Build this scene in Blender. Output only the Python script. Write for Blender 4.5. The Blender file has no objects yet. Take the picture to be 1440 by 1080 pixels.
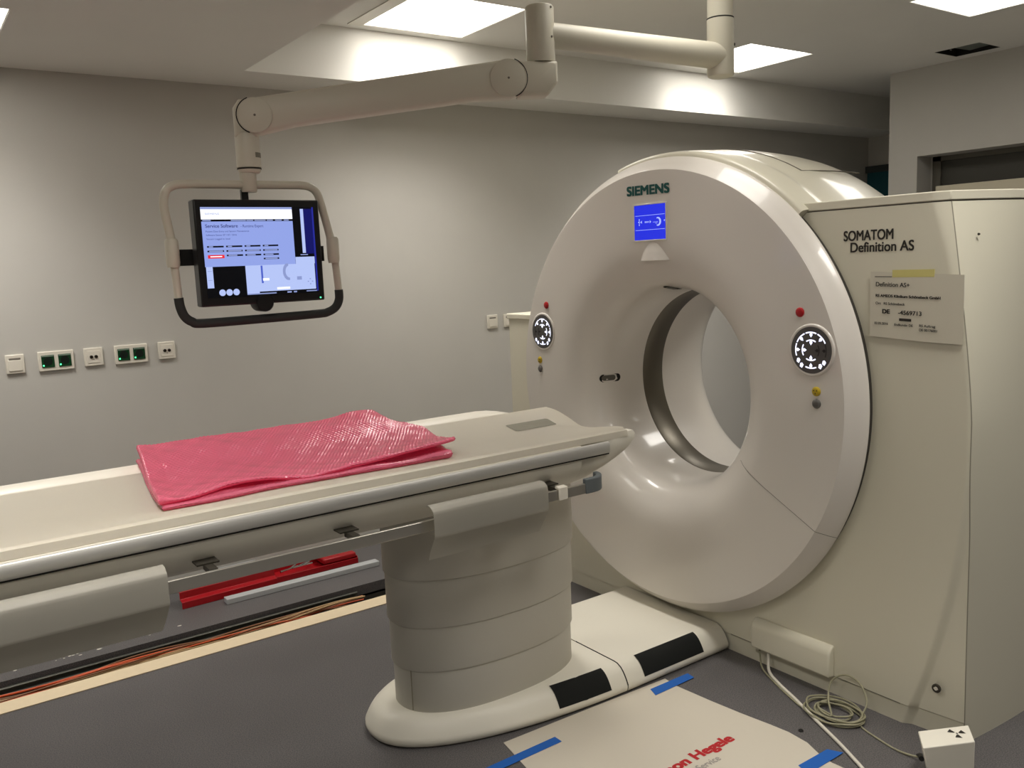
import bpy, bmesh, math, random
from mathutils import Vector, Matrix
random.seed(4)
PI = math.pi
C = bpy.context.scene.collection
sc = bpy.context.scene

# ------------------------------------------------------------------ materials
def s2l(c):
    return tuple(((v/255)/12.92 if v/255 <= .04045 else ((v/255+.055)/1.055)**2.4) for v in c)
MATS = {}
def mat(name, rgb, rough=.5, metal=0, emit=None, estr=0, noise=0, nscale=40, bump=0, bscale=200, coat=0, alpha=1, spec=.5, trans=0, ior=1.45):
    m = bpy.data.materials.new(name); m.use_nodes = True
    nt = m.node_tree; b = nt.nodes['Principled BSDF']
    col = (*s2l(rgb), 1)
    b.inputs['Base Color'].default_value = col
    b.inputs['Roughness'].default_value = rough
    b.inputs['Metallic'].default_value = metal
    b.inputs['Coat Weight'].default_value = coat
    b.inputs['Coat Roughness'].default_value = .08
    b.inputs['Alpha'].default_value = alpha
    b.inputs['Specular IOR Level'].default_value = spec
    b.inputs['Transmission Weight'].default_value = trans
    b.inputs['IOR'].default_value = ior
    if emit:
        b.inputs['Emission Color'].default_value = (*s2l(emit), 1)
        b.inputs['Emission Strength'].default_value = estr
    tc = None
    if noise or bump:
        tc = nt.nodes.new('ShaderNodeTexCoord')
    if noise:
        n = nt.nodes.new('ShaderNodeTexNoise'); n.inputs['Scale'].default_value = nscale; n.inputs['Detail'].default_value = 4
        nt.links.new(tc.outputs['Object'], n.inputs['Vector'])
        r = nt.nodes.new('ShaderNodeMix'); r.data_type = 'RGBA'
        r.inputs[6].default_value = tuple(v*(1-noise) for v in col[:3])+(1,)
        r.inputs[7].default_value = tuple(min(1, v*(1+noise)) for v in col[:3])+(1,)
        nt.links.new(n.outputs['Fac'], r.inputs[0]); nt.links.new(r.outputs[2], b.inputs['Base Color'])
    if bump:
        n = nt.nodes.new('ShaderNodeTexNoise'); n.inputs['Scale'].default_value = bscale; n.inputs['Detail'].default_value = 3
        nt.links.new(tc.outputs['Object'], n.inputs['Vector'])
        bp = nt.nodes.new('ShaderNodeBump'); bp.inputs['Strength'].default_value = bump; bp.inputs['Distance'].default_value = .002
        nt.links.new(n.outputs['Fac'], bp.inputs['Height']); nt.links.new(bp.outputs['Normal'], b.inputs['Normal'])
    MATS[name] = m
    return m

M_wall = mat('painted_wall', (194, 191, 184), .85, noise=.03, nscale=6, bump=.08, bscale=350)
M_ceil = mat('ceiling_paint', (230, 228, 222), .9, noise=.02, nscale=4)
M_cover = mat('gloss_gantry_white', (228, 222, 213), .34, coat=.5)
M_cab = mat('cabinet_white', (222, 217, 197), .42, bump=.05, bscale=500)
M_hood = mat('hood_white', (222, 217, 198), .32, coat=.4)
M_table = mat('table_white', (236, 230, 216), .38)
M_shell = mat('table_shell', (214, 209, 195), .45)
M_base = mat('base_white', (232, 227, 212), .42)
M_col = mat('column_grey_white', (196, 192, 180), .5)
M_arm = mat('arm_paint', (204, 199, 182), .42)
M_alu = mat('brushed_aluminium', (206, 204, 198), .46, metal=.6, bump=.05, bscale=900)
M_steel = mat('rail_steel', (190, 186, 176), .3, metal=.8)
M_ring = mat('bore_window_grey', (104, 98, 86), .36, metal=.55)
M_black = mat('black_plastic', (22, 22, 22), .4)
M_dark = mat('dark_gap', (26, 24, 21), .8)
M_rubber = mat('rubber_pad', (40, 42, 40), .75, bump=.3, bscale=700)
M_greyp = mat('grey_plastic', (98, 104, 106), .5)
M_seam = mat('seam_grey', (112, 106, 96), .7)
M_seam2 = mat('seam_pale', (150, 144, 126), .7)
M_label = mat('label_grey', (122, 118, 102), .5)
M_teal = mat('logo_teal', (14, 84, 80), .5)
M_text = mat('print_black', (44, 40, 34), .6)
M_red = mat('button_red', (176, 24, 30), .35)
M_yel = mat('button_yellow', (196, 168, 40), .4)
M_btn = mat('button_grey', (110, 108, 104), .35, metal=.3)
M_panel = mat('panel_grey', (88, 86, 84), .35)
M_icon = mat('icon_lit', (235, 238, 255), .4, emit=(225, 230, 255), estr=.85)
M_icond = mat('icon_unlit', (54, 52, 52), .5)
M_paper = mat('paper', (202, 194, 178), .8)
M_paper2 = mat('paper_sleeve', (212, 206, 188), .4)
M_tape = mat('blue_tape', (22, 92, 176), .6)
M_ytape = mat('yellow_tape', (212, 202, 128), .5)
M_hred = mat('print_red', (176, 28, 34), .6)
M_hgrey = mat('print_grey', (150, 144, 138), .6)
M_cabw = mat('cable_white', (216, 210, 196), .45)
M_cabg = mat('cable_khaki', (150, 146, 120), .5)
M_cblk = mat('cable_black', (20, 19, 18), .5)
M_corg = mat('cable_orange', (206, 86, 40), .5)
M_cbrn = mat('cable_brown', (128, 84, 50), .5)
M_ctan = mat('cable_tan', (170, 140, 96), .5)
M_ivory = mat('ivory_strip', (222, 204, 172), .6, noise=.06, nscale=30)
M_redm = mat('red_metal', (158, 14, 24), .38)
M_trunk = mat('trunking_grey', (176, 178, 178), .5)
M_chrome = mat('tool_steel', (180, 180, 178), .25, metal=1)
M_sock = mat('socket_white', (226, 220, 206), .35)
M_green = mat('socket_green', (10, 62, 34), .25)
M_dkgreen = mat('socket_dark', (4, 22, 14), .4)
M_led = mat('led_green', (60, 230, 130), .4, emit=(70, 255, 140), estr=2.5)
M_brass = mat('plug_metal', (60, 54, 46), .3, metal=.6)
M_door = mat('door_teal', (20, 78, 88), .5)
M_board = mat('board_beige', (206, 198, 176), .7)
M_darkroom = mat('dark_room_sheet', (62, 60, 53), .45)
M_diff = mat('lamp_diffuser', (255, 250, 236), .5, emit=(255, 250, 241), estr=3.6)
M_diffdim = mat('lamp_diffuser_dimmed', (255, 250, 236), .5, emit=(255, 250, 241), estr=.94)
M_frame = mat('lamp_frame', (224, 220, 208), .5)
M_hatch = mat('hatch_flap', (150, 158, 150), .6)
M_screw = mat('screw_dark', (70, 66, 58), .4, metal=.5)

def floor_material():
    m = mat('vinyl_floor', (106, 106, 112), .42)
    nt = m.node_tree; b = nt.nodes['Principled BSDF']
    tc = nt.nodes.new('ShaderNodeTexCoord')
    n1 = nt.nodes.new('ShaderNodeTexNoise'); n1.inputs['Scale'].default_value = 260; n1.inputs['Detail'].default_value = 2
    n2 = nt.nodes.new('ShaderNodeTexNoise'); n2.inputs['Scale'].default_value = 3.5; n2.inputs['Detail'].default_value = 5
    for n in (n1, n2): nt.links.new(tc.outputs['Object'], n.inputs['Vector'])
    r = nt.nodes.new('ShaderNodeValToRGB')
    r.color_ramp.elements[0].position = .36; r.color_ramp.elements[0].color = (*s2l((80, 78, 80)), 1)
    r.color_ramp.elements[1].position = .66; r.color_ramp.elements[1].color = (*s2l((120, 116, 114)), 1)
    nt.links.new(n1.outputs['Fac'], r.inputs[0])
    mx = nt.nodes.new('ShaderNodeMix'); mx.data_type = 'RGBA'; mx.blend_type = 'MULTIPLY'; mx.inputs[0].default_value = .35
    nt.links.new(r.outputs[0], mx.inputs[6]); nt.links.new(n2.outputs['Color'], mx.inputs[7])
    nt.links.new(n2.outputs['Fac'], mx.inputs[7])
    nt.links.new(mx.outputs[2], b.inputs['Base Color'])
    rr = nt.nodes.new('ShaderNodeMapRange'); rr.inputs[3].default_value = .34; rr.inputs[4].default_value = .55
    nt.links.new(n2.outputs['Fac'], rr.inputs[0]); nt.links.new(rr.outputs[0], b.inputs['Roughness'])
    return m
M_floor = floor_material()

def wrap_material():
    m = mat('bubble_wrap_pink', (244, 130, 158), .16, coat=.8)
    nt = m.node_tree; b = nt.nodes['Principled BSDF']; out = nt.nodes['Material Output']
    tl = nt.nodes.new('ShaderNodeBsdfTranslucent'); tl.inputs['Color'].default_value = (*s2l((240, 104, 146)), 1)
    tr = nt.nodes.new('ShaderNodeBsdfTransparent'); tr.inputs['Color'].default_value = (*s2l((250, 176, 200)), 1)
    m1 = nt.nodes.new('ShaderNodeMixShader'); m1.inputs[0].default_value = .3
    m2 = nt.nodes.new('ShaderNodeMixShader'); m2.inputs[0].default_value = .20
    nt.links.new(b.outputs[0], m1.inputs[1]); nt.links.new(tl.outputs[0], m1.inputs[2])
    nt.links.new(m1.outputs[0], m2.inputs[1]); nt.links.new(tr.outputs[0], m2.inputs[2])
    nt.links.new(m2.outputs[0], out.inputs['Surface'])
    return m
M_wrap = wrap_material()

def hood_emis(name, rgb, s):
    s *= .56
    return mat(name, tuple(int(v*.15) for v in rgb), .25, emit=rgb, estr=s)
S_BLUE = hood_emis('lcd_blue', (28, 44, 226), 1.0)
S_LBLUE = hood_emis('lcd_pale', (170, 186, 255), 1.1)
S_WHITE = hood_emis('screen_white', (246, 248, 255), 1.25)
S_PANEL = hood_emis('screen_periwinkle', (150, 168, 236), 1.0)
S_PALE = hood_emis('screen_pale_blue', (186, 202, 252), 1.0)
S_GREYB = hood_emis('screen_title', (158, 172, 226), .9)
S_NAVY = hood_emis('screen_navy', (24, 26, 112), .8)
S_NAVY2 = hood_emis('screen_blue_edge', (46, 52, 170), .8)
S_BLACK = hood_emis('screen_black', (12, 13, 18), .6)
S_RED = hood_emis('screen_red', (240, 50, 60), 1.0)
S_TXT = hood_emis('screen_ink', (62, 66, 132), .8)
S_MID = hood_emis('screen_shade', (152, 166, 220), .9)
S_BAR = hood_emis('screen_barblue', (84, 106, 214), .9)

# ------------------------------------------------------------------ helpers
def finish(me, smooth=40):
    for p in me.polygons: p.use_smooth = True
    try: me.set_sharp_from_angle(angle=math.radians(smooth))
    except Exception: pass
def obj(name, bm, m, parent=None, smooth=40, bevel=0, seg=2, recalc=True):
    if recalc: bmesh.ops.recalc_face_normals(bm, faces=bm.faces[:])
    me = bpy.data.meshes.new(name); bm.to_mesh(me); bm.free()
    for x in (m if isinstance(m, (list, tuple)) else [m]): me.materials.append(x)
    o = bpy.data.objects.new(name, me); C.objects.link(o)
    finish(me, smooth)
    if parent is not None:
        o.parent = parent
        o.matrix_parent_inverse = Matrix.Translation(parent.location).inverted() if parent.parent is None else Matrix.Identity(4)
    if bevel:
        b = o.modifiers.new('bevel', 'BEVEL'); b.width = bevel; b.segments = seg; b.limit_method = 'ANGLE'; b.angle_limit = math.radians(35)
        b.harden_normals = False
    return o
def tag(o, label, cat, group=None, kind=None):
    o['label'] = label; o['category'] = cat
    if group: o['group'] = group
    if kind: o['kind'] = kind
    return o
def thing(name, label, cat, loc=(0, 0, 0), group=None):
    o = bpy.data.objects.new(name, None); C.objects.link(o); o.location = loc
    o.empty_display_size = .1
    return tag(o, label, cat, group)
def struct(name, bm, m, **k):
    o = obj(name, bm, m, **k); o['kind'] = 'structure'; return o
def NB(): return bmesh.new()
def quad(bm, pts, mi=0):
    f = bm.faces.new([bm.verts.new(p) for p in pts]); f.material_index = mi; return f
def box(bm, x0, x1, y0, y1, z0, z1, mi=0):
    v = [bm.verts.new((x, y, z)) for x in (x0, x1) for y in (y0, y1) for z in (z0, z1)]
    for a in ((0,1,3,2), (4,6,7,5), (0,4,5,1), (2,3,7,6), (0,2,6,4), (1,5,7,3)):
        f = bm.faces.new([v[i] for i in a]); f.material_index = mi
def grid(bm, rows, mi=0, close=False):
    vs = [[bm.verts.new(p) for p in r] for r in rows]
    for i in range(len(vs)-1):
        n = len(vs[i])
        for j in range(n if close else n-1):
            f = bm.faces.new((vs[i][j], vs[i][(j+1) % n], vs[i+1][(j+1) % n], vs[i+1][j])); f.material_index = mi
    return vs
def prism(bm, poly, axis, a, b, mi=0):
    """poly: 2D points in the plane perpendicular to axis ('x': (y,z), 'y': (x,z), 'z': (x,y))."""
    def P(p, t): return {'x': (t, p[0], p[1]), 'y': (p[0], t, p[1]), 'z': (p[0], p[1], t)}[axis]
    A = [bm.verts.new(P(p, a)) for p in poly]; B = [bm.verts.new(P(p, b)) for p in poly]
    n = len(poly)
    fs = [bm.faces.new(A[::-1]), bm.faces.new(B)]
    for i in range(n): fs.append(bm.faces.new((A[i], A[(i+1) % n], B[(i+1) % n], B[i])))
    for f in fs: f.material_index = mi
def smooth_path(pts, n=8, closed=False):
    P = [Vector(p) for p in pts]; out = []
    N = len(P)
    for i in range(N if closed else N-1):
        g = (lambda k: P[k % N]) if closed else (lambda k: P[min(max(k, 0), N-1)])
        p0, p1, p2, p3 = g(i-1), g(i), g(i+1), g(i+2)
        for k in range(n):
            t = k/n
            out.append(.5*((2*p1)+(p2-p0)*t+(2*p0-5*p1+4*p2-p3)*t*t+(3*p1-p0-3*p2+p3)*t**3))
    if not closed: out.append(P[-1])
    return out
def tube(bm, pts, r, seg=12, caps=True, mi=0, closed=False):
    P = [Vector(p) for p in pts]; N = len(P)
    R = r if isinstance(r, (list, tuple)) else [r]*N
    rings = []; up = None
    for i in range(N):
        if closed: d = (P[(i+1) % N]-P[i-1])
        else: d = P[min(i+1, N-1)]-P[max(i-1, 0)]
        d.normalize()
        if up is None:
            up = Vector((0, 0, 1)) if abs(d.z) < .9 else Vector((1, 0, 0))
        a = (up-d*up.dot(d)).normalized(); up = a; b = d.cross(a)
        rings.append([bm.verts.new(P[i]+(a*math.cos(2*PI*k/seg)+b*math.sin(2*PI*k/seg))*R[i]) for k in range(seg)])
    for i in range(N if closed else N-1):
        A = rings[i]; B = rings[(i+1) % N]
        for k in range(seg):
            f = bm.faces.new((A[k], A[(k+1) % seg], B[(k+1) % seg], B[k])); f.material_index = mi
    if caps and not closed:
        for q in (rings[0][::-1], rings[-1]):
            f = bm.faces.new(q); f.material_index = mi
def cyl(bm, c, axis, prof, seg=32, mi=0, cap=True):
    """lathe along unit axis; prof = [(t, r), ...]"""
    c = Vector(c); d = Vector(axis).normalized()
    up = Vector((0, 0, 1)) if abs(d.z) < .9 else Vector((1, 0, 0))
    a = (up-d*up.dot(d)).normalized(); b = d.cross(a)
    rows = [[c+d*t+(a*math.cos(2*PI*k/seg)+b*math.sin(2*PI*k/seg))*max(r, 1e-5) for k in range(seg)] for t, r in prof]
    vs = grid(bm, rows, mi, close=True)
    if cap:
        f = bm.faces.new(vs[0][::-1]); f.material_index = mi
        f = bm.faces.new(vs[-1]); f.material_index = mi
    return vs
def polyfill(bm, pts, mi=0):
    f = bm.faces.new([bm.verts.new(p) for p in pts]); f.material_index = mi; return f

_H = [None]
def text_geom(body, offset=0, shear=0):
    cu = bpy.data.curves.new('lettering', 'FONT'); cu.body = body; cu.size = 1; cu.offset = offset; cu.shear = shear
    cu.extrude = 0
    o = bpy.data.objects.new('lettering', cu); C.objects.link(o)
    dg = bpy.context.evaluated_depsgraph_get(); dg.update()
    me = bpy.data.meshes.new_from_object(o.evaluated_get(dg))
    vs = [v.co.copy() for v in me.vertices]; fs = [tuple(p.vertices) for p in me.polygons]
    bpy.data.objects.remove(o); bpy.data.curves.remove(cu); bpy.data.meshes.remove(me)
    return vs, fs
def text(bm, body, O, U, V, width, cap, offset=0, mi=0, lift=.0008, shear=0):
    """adds lettering to bm: origin O = left end of the baseline, width = total width, cap = cap height."""
    if _H[0] is None:
        v, _ = text_geom('H'); _H[0] = max(p.y for p in v)
    vs, fs = text_geom(body, 0, shear)
    x0 = min(p.x for p in vs); x1 = max(p.x for p in vs)
    O, U, V = Vector(O), Vector(U).normalized(), Vector(V).normalized(); N = U.cross(V)
    kx = width/(x1-x0); ky = cap/_H[0]
    strikes = [(0, 0)] if not offset else [(-offset, -offset*.6), (offset, -offset*.6), (-offset, offset*.6), (offset, offset*.6), (0, 0)]
    for i, (du, dv) in enumerate(strikes):
        vv = [bm.verts.new(O+U*((p.x-x0)*kx+du*cap)+V*(p.y*ky+dv*cap)+N*(lift+.00002*i)) for p in vs]
        for f in fs:
            try:
                q = bm.faces.new([vv[j] for j in f]); q.material_index = mi
            except ValueError: pass

# ------------------------------------------------------------------ room
XR, YB, ZU, ZL, YS, XS = 5.75, 4.40, 2.725, 2.475, 4.055, 1.44
XL, YF, XE = -2.2, -3.2, 6.90
T0, T1 = 3.655, 3.862          # cable trench
b = NB()
TX0, TX1 = XL, 2.40
for (x0, x1, y0, y1) in ((XL, XE, YF, 3.556), (XL, XE, T1, YB), (TX1, XE, 3.556, T1), (XL, TX1, 3.556, T0)):
    box(b, x0, x1, y0, y1, -.06, 0)
box(b, TX0, TX1, T0, T1, -.16, -.11, 1)
box(b, TX0, TX1, T0-.02, T0, -.16, -.05, 1); box(b, TX0, TX1, T1, T1+.02, -.16, -.05, 1); box(b, TX1, TX1+.02, T0, T1, -.16, -.05)
struct('floor', b, [M_floor, mat('trench_depth_shade', (60, 57, 50), .9)])  # trench lining coloured dark to paint in the shade of its depth
b = NB(); box(b, XL, TX1, 3.556, T0-.001, .0005, .004); struct('trim_1', b, M_ivory)

b = NB(); box(b, XL, XE+.1, YB, YB+.12, -.06, 2.9); struct('wall_back', b, M_wall)
b = NB(); box(b, XL-.1, XL, YF, YB, -.06, 2.9); struct('wall_left', b, M_wall)
b = NB(); box(b, XL-.1, XE+.1, YF-.1, YF, -.06, 2.9); struct('wall_front', b, M_wall)
# right wall with window opening
WZ0, WZ1, WY0, WY1 = 1.10, 2.152, .90, 3.304
b = NB()
box(b, XR, XR+.18, YF, WY0, 0, 2.9); box(b, XR, XR+.18, WY1, 3.51, 0, 2.9)
box(b, XR, XR+.18, WY0, WY1, 0, WZ0); box(b, XR, XR+.18, WY0, WY1, WZ1, 2.9)
struct('wall_right', b, M_wall)
b = NB(); box(b, XE, XE+.1, 3.0, YB, 0, 2.9); struct('wall_niche', b, M_wall)
b = NB(); box(b, XR+.18, XE, 3.3, 3.4, 0, 2.9); struct('wall_niche_side', b, M_wall)
# window: opening with a frame, dark sheet painted for the unlit room beyond
b = NB()
box(b, XR+.19, XR+.23, WY0-.05, WY1+.05, WZ0-.05, WZ0+.04); box(b, XR+.19, XR+.23, WY0-.05, WY1+.05, WZ1-.03, WZ1+.05)
box(b, XR+.19, XR+.23, WY1-.06, WY1+.05, WZ0, WZ1); box(b, XR+.19, XR+.23, WY0-.05, WY0+.06, WZ0, WZ1)
w = struct('window_1', b, mat('window_frame_grey', (104, 101, 92), .6))
b = NB(); box(b, XR+.205, XR+.212, WY0, WY1-.05, WZ0+.03, WZ1-.03); obj('dark_sheet', b, M_darkroom, w)
# door in the niche
b = NB(); box(b, XE-.03, XE-.001, 3.52, 4.39, 0, 2.186)
d = struct('door_1', b, M_door, bevel=.004)
b = NB(); box(b, XE-.045, XE-.028, 3.47, 3.53, 0, 2.23); box(b, XE-.045, XE-.028, 3.47, 4.398, 2.18, 2.235)
obj('door_frame', b, mat('door_frame_dark', (52, 58, 58), .5), d)

# ceiling with lamp openings: cells of a grid, left out where a lamp or hatch sits
LAMPS = [(2.017, 2.582, 3.410, 3.985), (4.130, 4.700, 3.372, 3.945), (4.182, 4.750, 1.890, 2.461), (2.017, 2.582, 1.905, 2.470),
         (2.017, 2.582, .420, .985), (4.182, 4.750, .420, .985)]  # this last pair is unseen, added for fill light
HATCH = (5.392, 5.652, 2.732, 3.006)
def slab(bm, X0, X1, Y0, Y1, z, th, holes):
    xs = sorted({X0, X1, *[h[0] for h in holes], *[h[1] for h in holes]}); ys = sorted({Y0, Y1, *[h[2] for h in holes], *[h[3] for h in holes]})
    for i in range(len(xs)-1):
        for j in range(len(ys)-1):
            cx, cy = (xs[i]+xs[i+1])/2, (ys[j]+ys[j+1])/2
            if any(h[0] < cx < h[1] and h[2] < cy < h[3] for h in holes): continue
            box(bm, xs[i], xs[i+1], ys[j], ys[j+1], z, z+th)
LOWL = [(-.12, .447, 3.476, 4.041), (-.12, .447, 1.45, 2.015), (-.12, .447, .10, .665), (-.12, .447, -1.25, -.685)]  # only the first is in view, the others are added to brighten the scanner
b = NB()
slab(b, XS, XE, YF, YS, ZU, .08, LAMPS+[HATCH])
slab(b, XL, XS, YF, YB, ZL, .08, LOWL)
box(b, XS, XE, YS, YB, ZL, ZL+.08)
box(b, XS, XE, YS, YS+.06, ZL+.08, ZU+.08)
box(b, XS-.06, XS, YF, YS+.06, ZL+.08, ZU+.08)
struct('ceiling', b, M_ceil, smooth=20)

def lamp(rect, z, label, dim=1):
    x0, x1, y0, y1 = rect; cx, cy = (x0+x1)/2, (y0+y1)/2
    t = thing('ceiling_light', label, 'light', (cx, cy, z), 'square ceiling lights')
    b = NB(); box(b, x0+.004, x1-.004, y0+.004, y1-.004, z+.016, z+.026); obj('diffuser', b, M_diff if dim == 1 else M_diffdim, t)
    b = NB(); g = .003
    for (a0, a1, b0, b1) in ((x0+.0005, x0+g, y0+.0005, y1-.0005), (x1-g, x1-.0005, y0+.0005, y1-.0005), (x0+g, x1-g, y0+.0005, y0+g), (x0+g, x1-g, y1-g, y1-.0005)):
        box(b, a0, a1, b0, b1, z+.002, z+.05)
    box(b, x0+.002, x1-.002, y0+.002, y1-.002, z+.05, z+.07)
    obj('frame', b, M_frame, t)
    ld = bpy.data.lights.new('lamp_beam', 'AREA'); ld.shape = 'RECTANGLE'; ld.size = x1-x0-.02; ld.size_y = y1-y0-.02
    ld.energy = LAMP_W*dim; ld.color = (1, .965, .915); ld.spread = math.radians(110)
    lo = bpy.data.objects.new('lamp_beam', ld); C.objects.link(lo); lo.location = (cx, cy, z+.014)
    lo.parent = t; lo.matrix_parent_inverse = Matrix.Translation(t.location).inverted()
    return t
LAMP_W = 6.0
LN = ['square ceiling light over the table, right behind the jointed monitor arm',
      'square ceiling light beside the vertical pole, near the far bulkhead',
      'square ceiling light nearest to the open ceiling hatch, cut by the top picture edge',
      'square ceiling light straight above the near end of the scanner table, outside the picture',
      'square ceiling light high above the floor in front of the table, unseen and added for fill light',
      'square ceiling light above the near right corner, unseen and added for fill light']
for k, (r, l) in enumerate(zip(LAMPS, LN)): lamp(r, ZU, l, .26 if k == 3 else 1)
LN2 = ['square light in the lower ceiling at the top left picture edge',
       'square light in the lower ceiling above the left end of the table, unseen and added to brighten the scanner',
       'square light in the lower ceiling above the photographer, unseen and added to brighten the scanner',
       'square light in the lower ceiling behind the photographer, unseen and added to brighten the scanner']
for r, l in zip(LOWL, LN2): lamp(r, ZL, l)
b = NB(); box(b, 1.940, 2.012, 3.400, 3.990, ZU-.0045, ZU-.0004)
la = [o for o in C.objects if o.get('label') == LN[0]][0]; obj('edge_flange', b, M_frame, la)
# open hatch in the ceiling
t = thing('ceiling_hatch', 'open rectangular ceiling hatch with hanging grey flap and dark inside', 'hatch', (5.52, 2.87, ZU))
x0, x1, y0, y1 = HATCH
b = NB()
for (a0, a1, c0, c1) in ((x0+.001, x0+.006, y0+.001, y1-.001), (x1-.006, x1-.001, y0+.001, y1-.001), (x0, x1, y0+.001, y0+.006), (x0, x1, y1-.006, y1-.001)):
    box(b, a0, a1, c0, c1, ZU+.001, ZU+.16)
box(b, x0, x1, y0, y1, ZU+.16, ZU+.165); obj('shaft', b, M_dark, t)
b = NB(); quad(b, [(x0+.10, y0+.01, ZU+.03), (x1-.006, y0+.01, ZU+.03), (x1-.006, y1-.09, ZU+.02), (x0+.05, y1-.06, ZU+.025)])
bmesh.ops.solidify(b, geom=b.faces[:], thickness=.004); obj('flap', b, M_hatch, t)
b = NB(); tube(b, smooth_path([(x0+.05, y1-.03, ZU+.05), (x0+.09, y1-.06, ZU+.012), (x0+.13, y1-.04, ZU+.05)]), .004, 6); obj('wire', b, M_chrome, t)

# pale board standing in the window opening
b = NB(); box(b, XR+.03, XR+.07, 1.2, 3.19, WZ0+.001, 1.945)
o = obj('window_board', b, M_board, bevel=.004); tag(o, 'pale board standing in the dark wall opening behind the white cabinet', 'board')

# ------------------------------------------------------------------ wall sockets
def wall_frame(bm, x0, x1, z0, z1, d=.011):
    box(bm, x0, x1, YB-d, YB, z0, z1)
def outlet_data(x0, x1, z0, z1, label):
    t = thing('data_outlet', label, 'wall outlet', ((x0+x1)/2, YB, z0), 'blank flap outlets')
    b = NB(); wall_frame(b, x0, x1, z0, z1); obj('frame', b, M_sock, t, bevel=.003)
    cx = (x0+x1)/2; w = (x1-x0)*.36; zc = (z0+z1)/2
    b = NB(); box(b, cx-w, cx+w, YB-.0145, YB-.010, zc-.030, zc+.018); obj('flap', b, M_sock, t, bevel=.0015)
    b = NB(); box(b, cx-w*.85, cx+w*.85, YB-.013, YB-.010, zc+.019, zc+.027); obj('label_window', b, mat('label_window_grey', (120, 114, 104), .4), t)
def outlet_double(x0, x1, z0, z1, label):
    t = thing('double_power_socket', label, 'power socket', ((x0+x1)/2, YB, z0), 'green double power sockets')
    b = NB(); wall_frame(b, x0, x1, z0, z1); obj('frame', b, M_sock, t, bevel=.003)
    w = (x1-x0)
    for k in (0, 1):
        cx = x0+w*(.27+.47*k); zc = (z0+z1)/2
        b = NB(); box(b, cx-.026, cx+.026, YB-.014, YB-.010, zc-.028, zc+.028); i = obj('socket_insert', b, M_green, t, bevel=.001)
        b = NB(); cyl(b, (cx, YB-.0135, zc), (0, -1, 0), [(0, .019), (.001, .0185)], 24); obj('socket_well', b, M_dkgreen, i)
        b = NB(); cyl(b, (cx-.019, YB-.0135, zc-.018), (0, -1, 0), [(0, .0035), (.0015, .003)], 12); obj('indicator_light', b, M_led, i)
        b = NB(); box(b, cx-.024, cx+.024, YB-.0155, YB-.0135, zc+.021, zc+.027); obj('lid_edge', b, mat('lid_grey', (120, 140, 124), .35), i)
def outlet_bond(x0, x1, z0, z1, label):
    t = thing('bonding_outlet', label, 'wall outlet', ((x0+x1)/2, YB, z0), 'two pin bonding outlets')
    b = NB(); wall_frame(b, x0, x1, z0, z1); obj('frame', b, M_sock, t, bevel=.003)
    cx, zc = (x0+x1)/2, (z0+z1)/2
    b = NB(); box(b, cx-.028, cx+.028, YB-.013, YB-.010, zc-.028, zc+.028); obj('insert', b, M_sock, t, bevel=.001)
    for s in (-1, 1):
        b = NB(); cyl(b, (cx+s*.010, YB-.0125, zc), (0, -1, 0), [(0, .0075), (.004, .0075), (.004, .005), (.001, .004)], 16); obj('pin', b, M_brass, t)
    b = NB(); box(b, cx-.002, cx+.002, YB-.0135, YB-.0125, zc-.014, zc-.011); obj('mark', b, M_seam, t)
outlet_data(.387, .461, 1.164, 1.248, 'blank white flap outlet at the far left end of the wall outlet row')
outlet_double(.514, .660, 1.162, 1.250, 'double green power socket, the left one, beside the far left blank outlet')
outlet_bond(.702, .783, 1.167, 1.250, 'white two-pin outlet between the two green double sockets')
outlet_double(.833, .979, 1.162, 1.250, 'double green power socket, the right one, just left of the hanging monitor')
outlet_bond(1.028, 1.107, 1.167, 1.250, 'white two-pin outlet under the hanging monitor at the end of the left row')
outlet_data(2.937, 3.011, 1.166, 1.248, 'small white flap outlet, left one of the pair near the scanner')
outlet_data(3.059, 3.132, 1.166, 1.245, 'small white flap outlet, right one of the pair touching the scanner outline')

# ------------------------------------------------------------------ CT gantry
YC, ZC = 2.50, 1.03
G = thing('ct_scanner_gantry', 'large round white scanner gantry with central bore and tall side cabinet', 'scanner', (2.9, YC, 0))
def pol(x, r, deg):
    a = math.radians(deg); return (x, YC-r*math.cos(a), ZC+r*math.sin(a))
PROF = [(2.545, .70), (2.545, .862), (2.535, .866), (2.533, .893), (2.527, .907), (2.520, .9095), (2.512, .9055), (2.495, .8925), (2.480, .8785), (2.4680, .8680), (2.4628, .8634), (2.4603, .8605), (2.4592, .8560), (2.459, .82),
        (2.458, .76), (2.457, .68), (2.456, .62), (2.458, .575), (2.461, .548), (2.467, .522), (2.476, .497), (2.490, .472), (2.510, .445), (2.535, .424), (2.570, .408), (2.620, .398), (2.70, .392), (2.775, .390)]
def prof_x(r):
    for (xa, ra), (xb, rb) in zip(PROF[11:], PROF[12:]):
        if rb <= r <= ra: return xa+(xb-xa)*(ra-r)/(ra-rb)
    return 2.46
def prof_r(x):
    for (xa, ra), (xb, rb) in zip(PROF[16:], PROF[17:]):
        if xa <= x <= xb: return ra+(rb-ra)*(x-xa)/(xb-xa)
    return .39
NS = 180
def refine(p, n=3):
    out = []
    for i in range(len(p)-1):
        g = lambda k: p[min(max(k, 0), len(p)-1)]
        for k in range(n):
            t = k/n; q = []
            for c in (0, 1):
                p0, p1, p2, p3 = g(i-1)[c], g(i)[c], g(i+1)[c], g(i+2)[c]
                q.append(.5*(2*p1+(p2-p0)*t+(2*p0-5*p1+4*p2-p3)*t*t+(3*p1-p0-3*p2+p3)*t**3))
            out.append(tuple(q))
    return out+[p[-1]]
b = NB()
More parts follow.
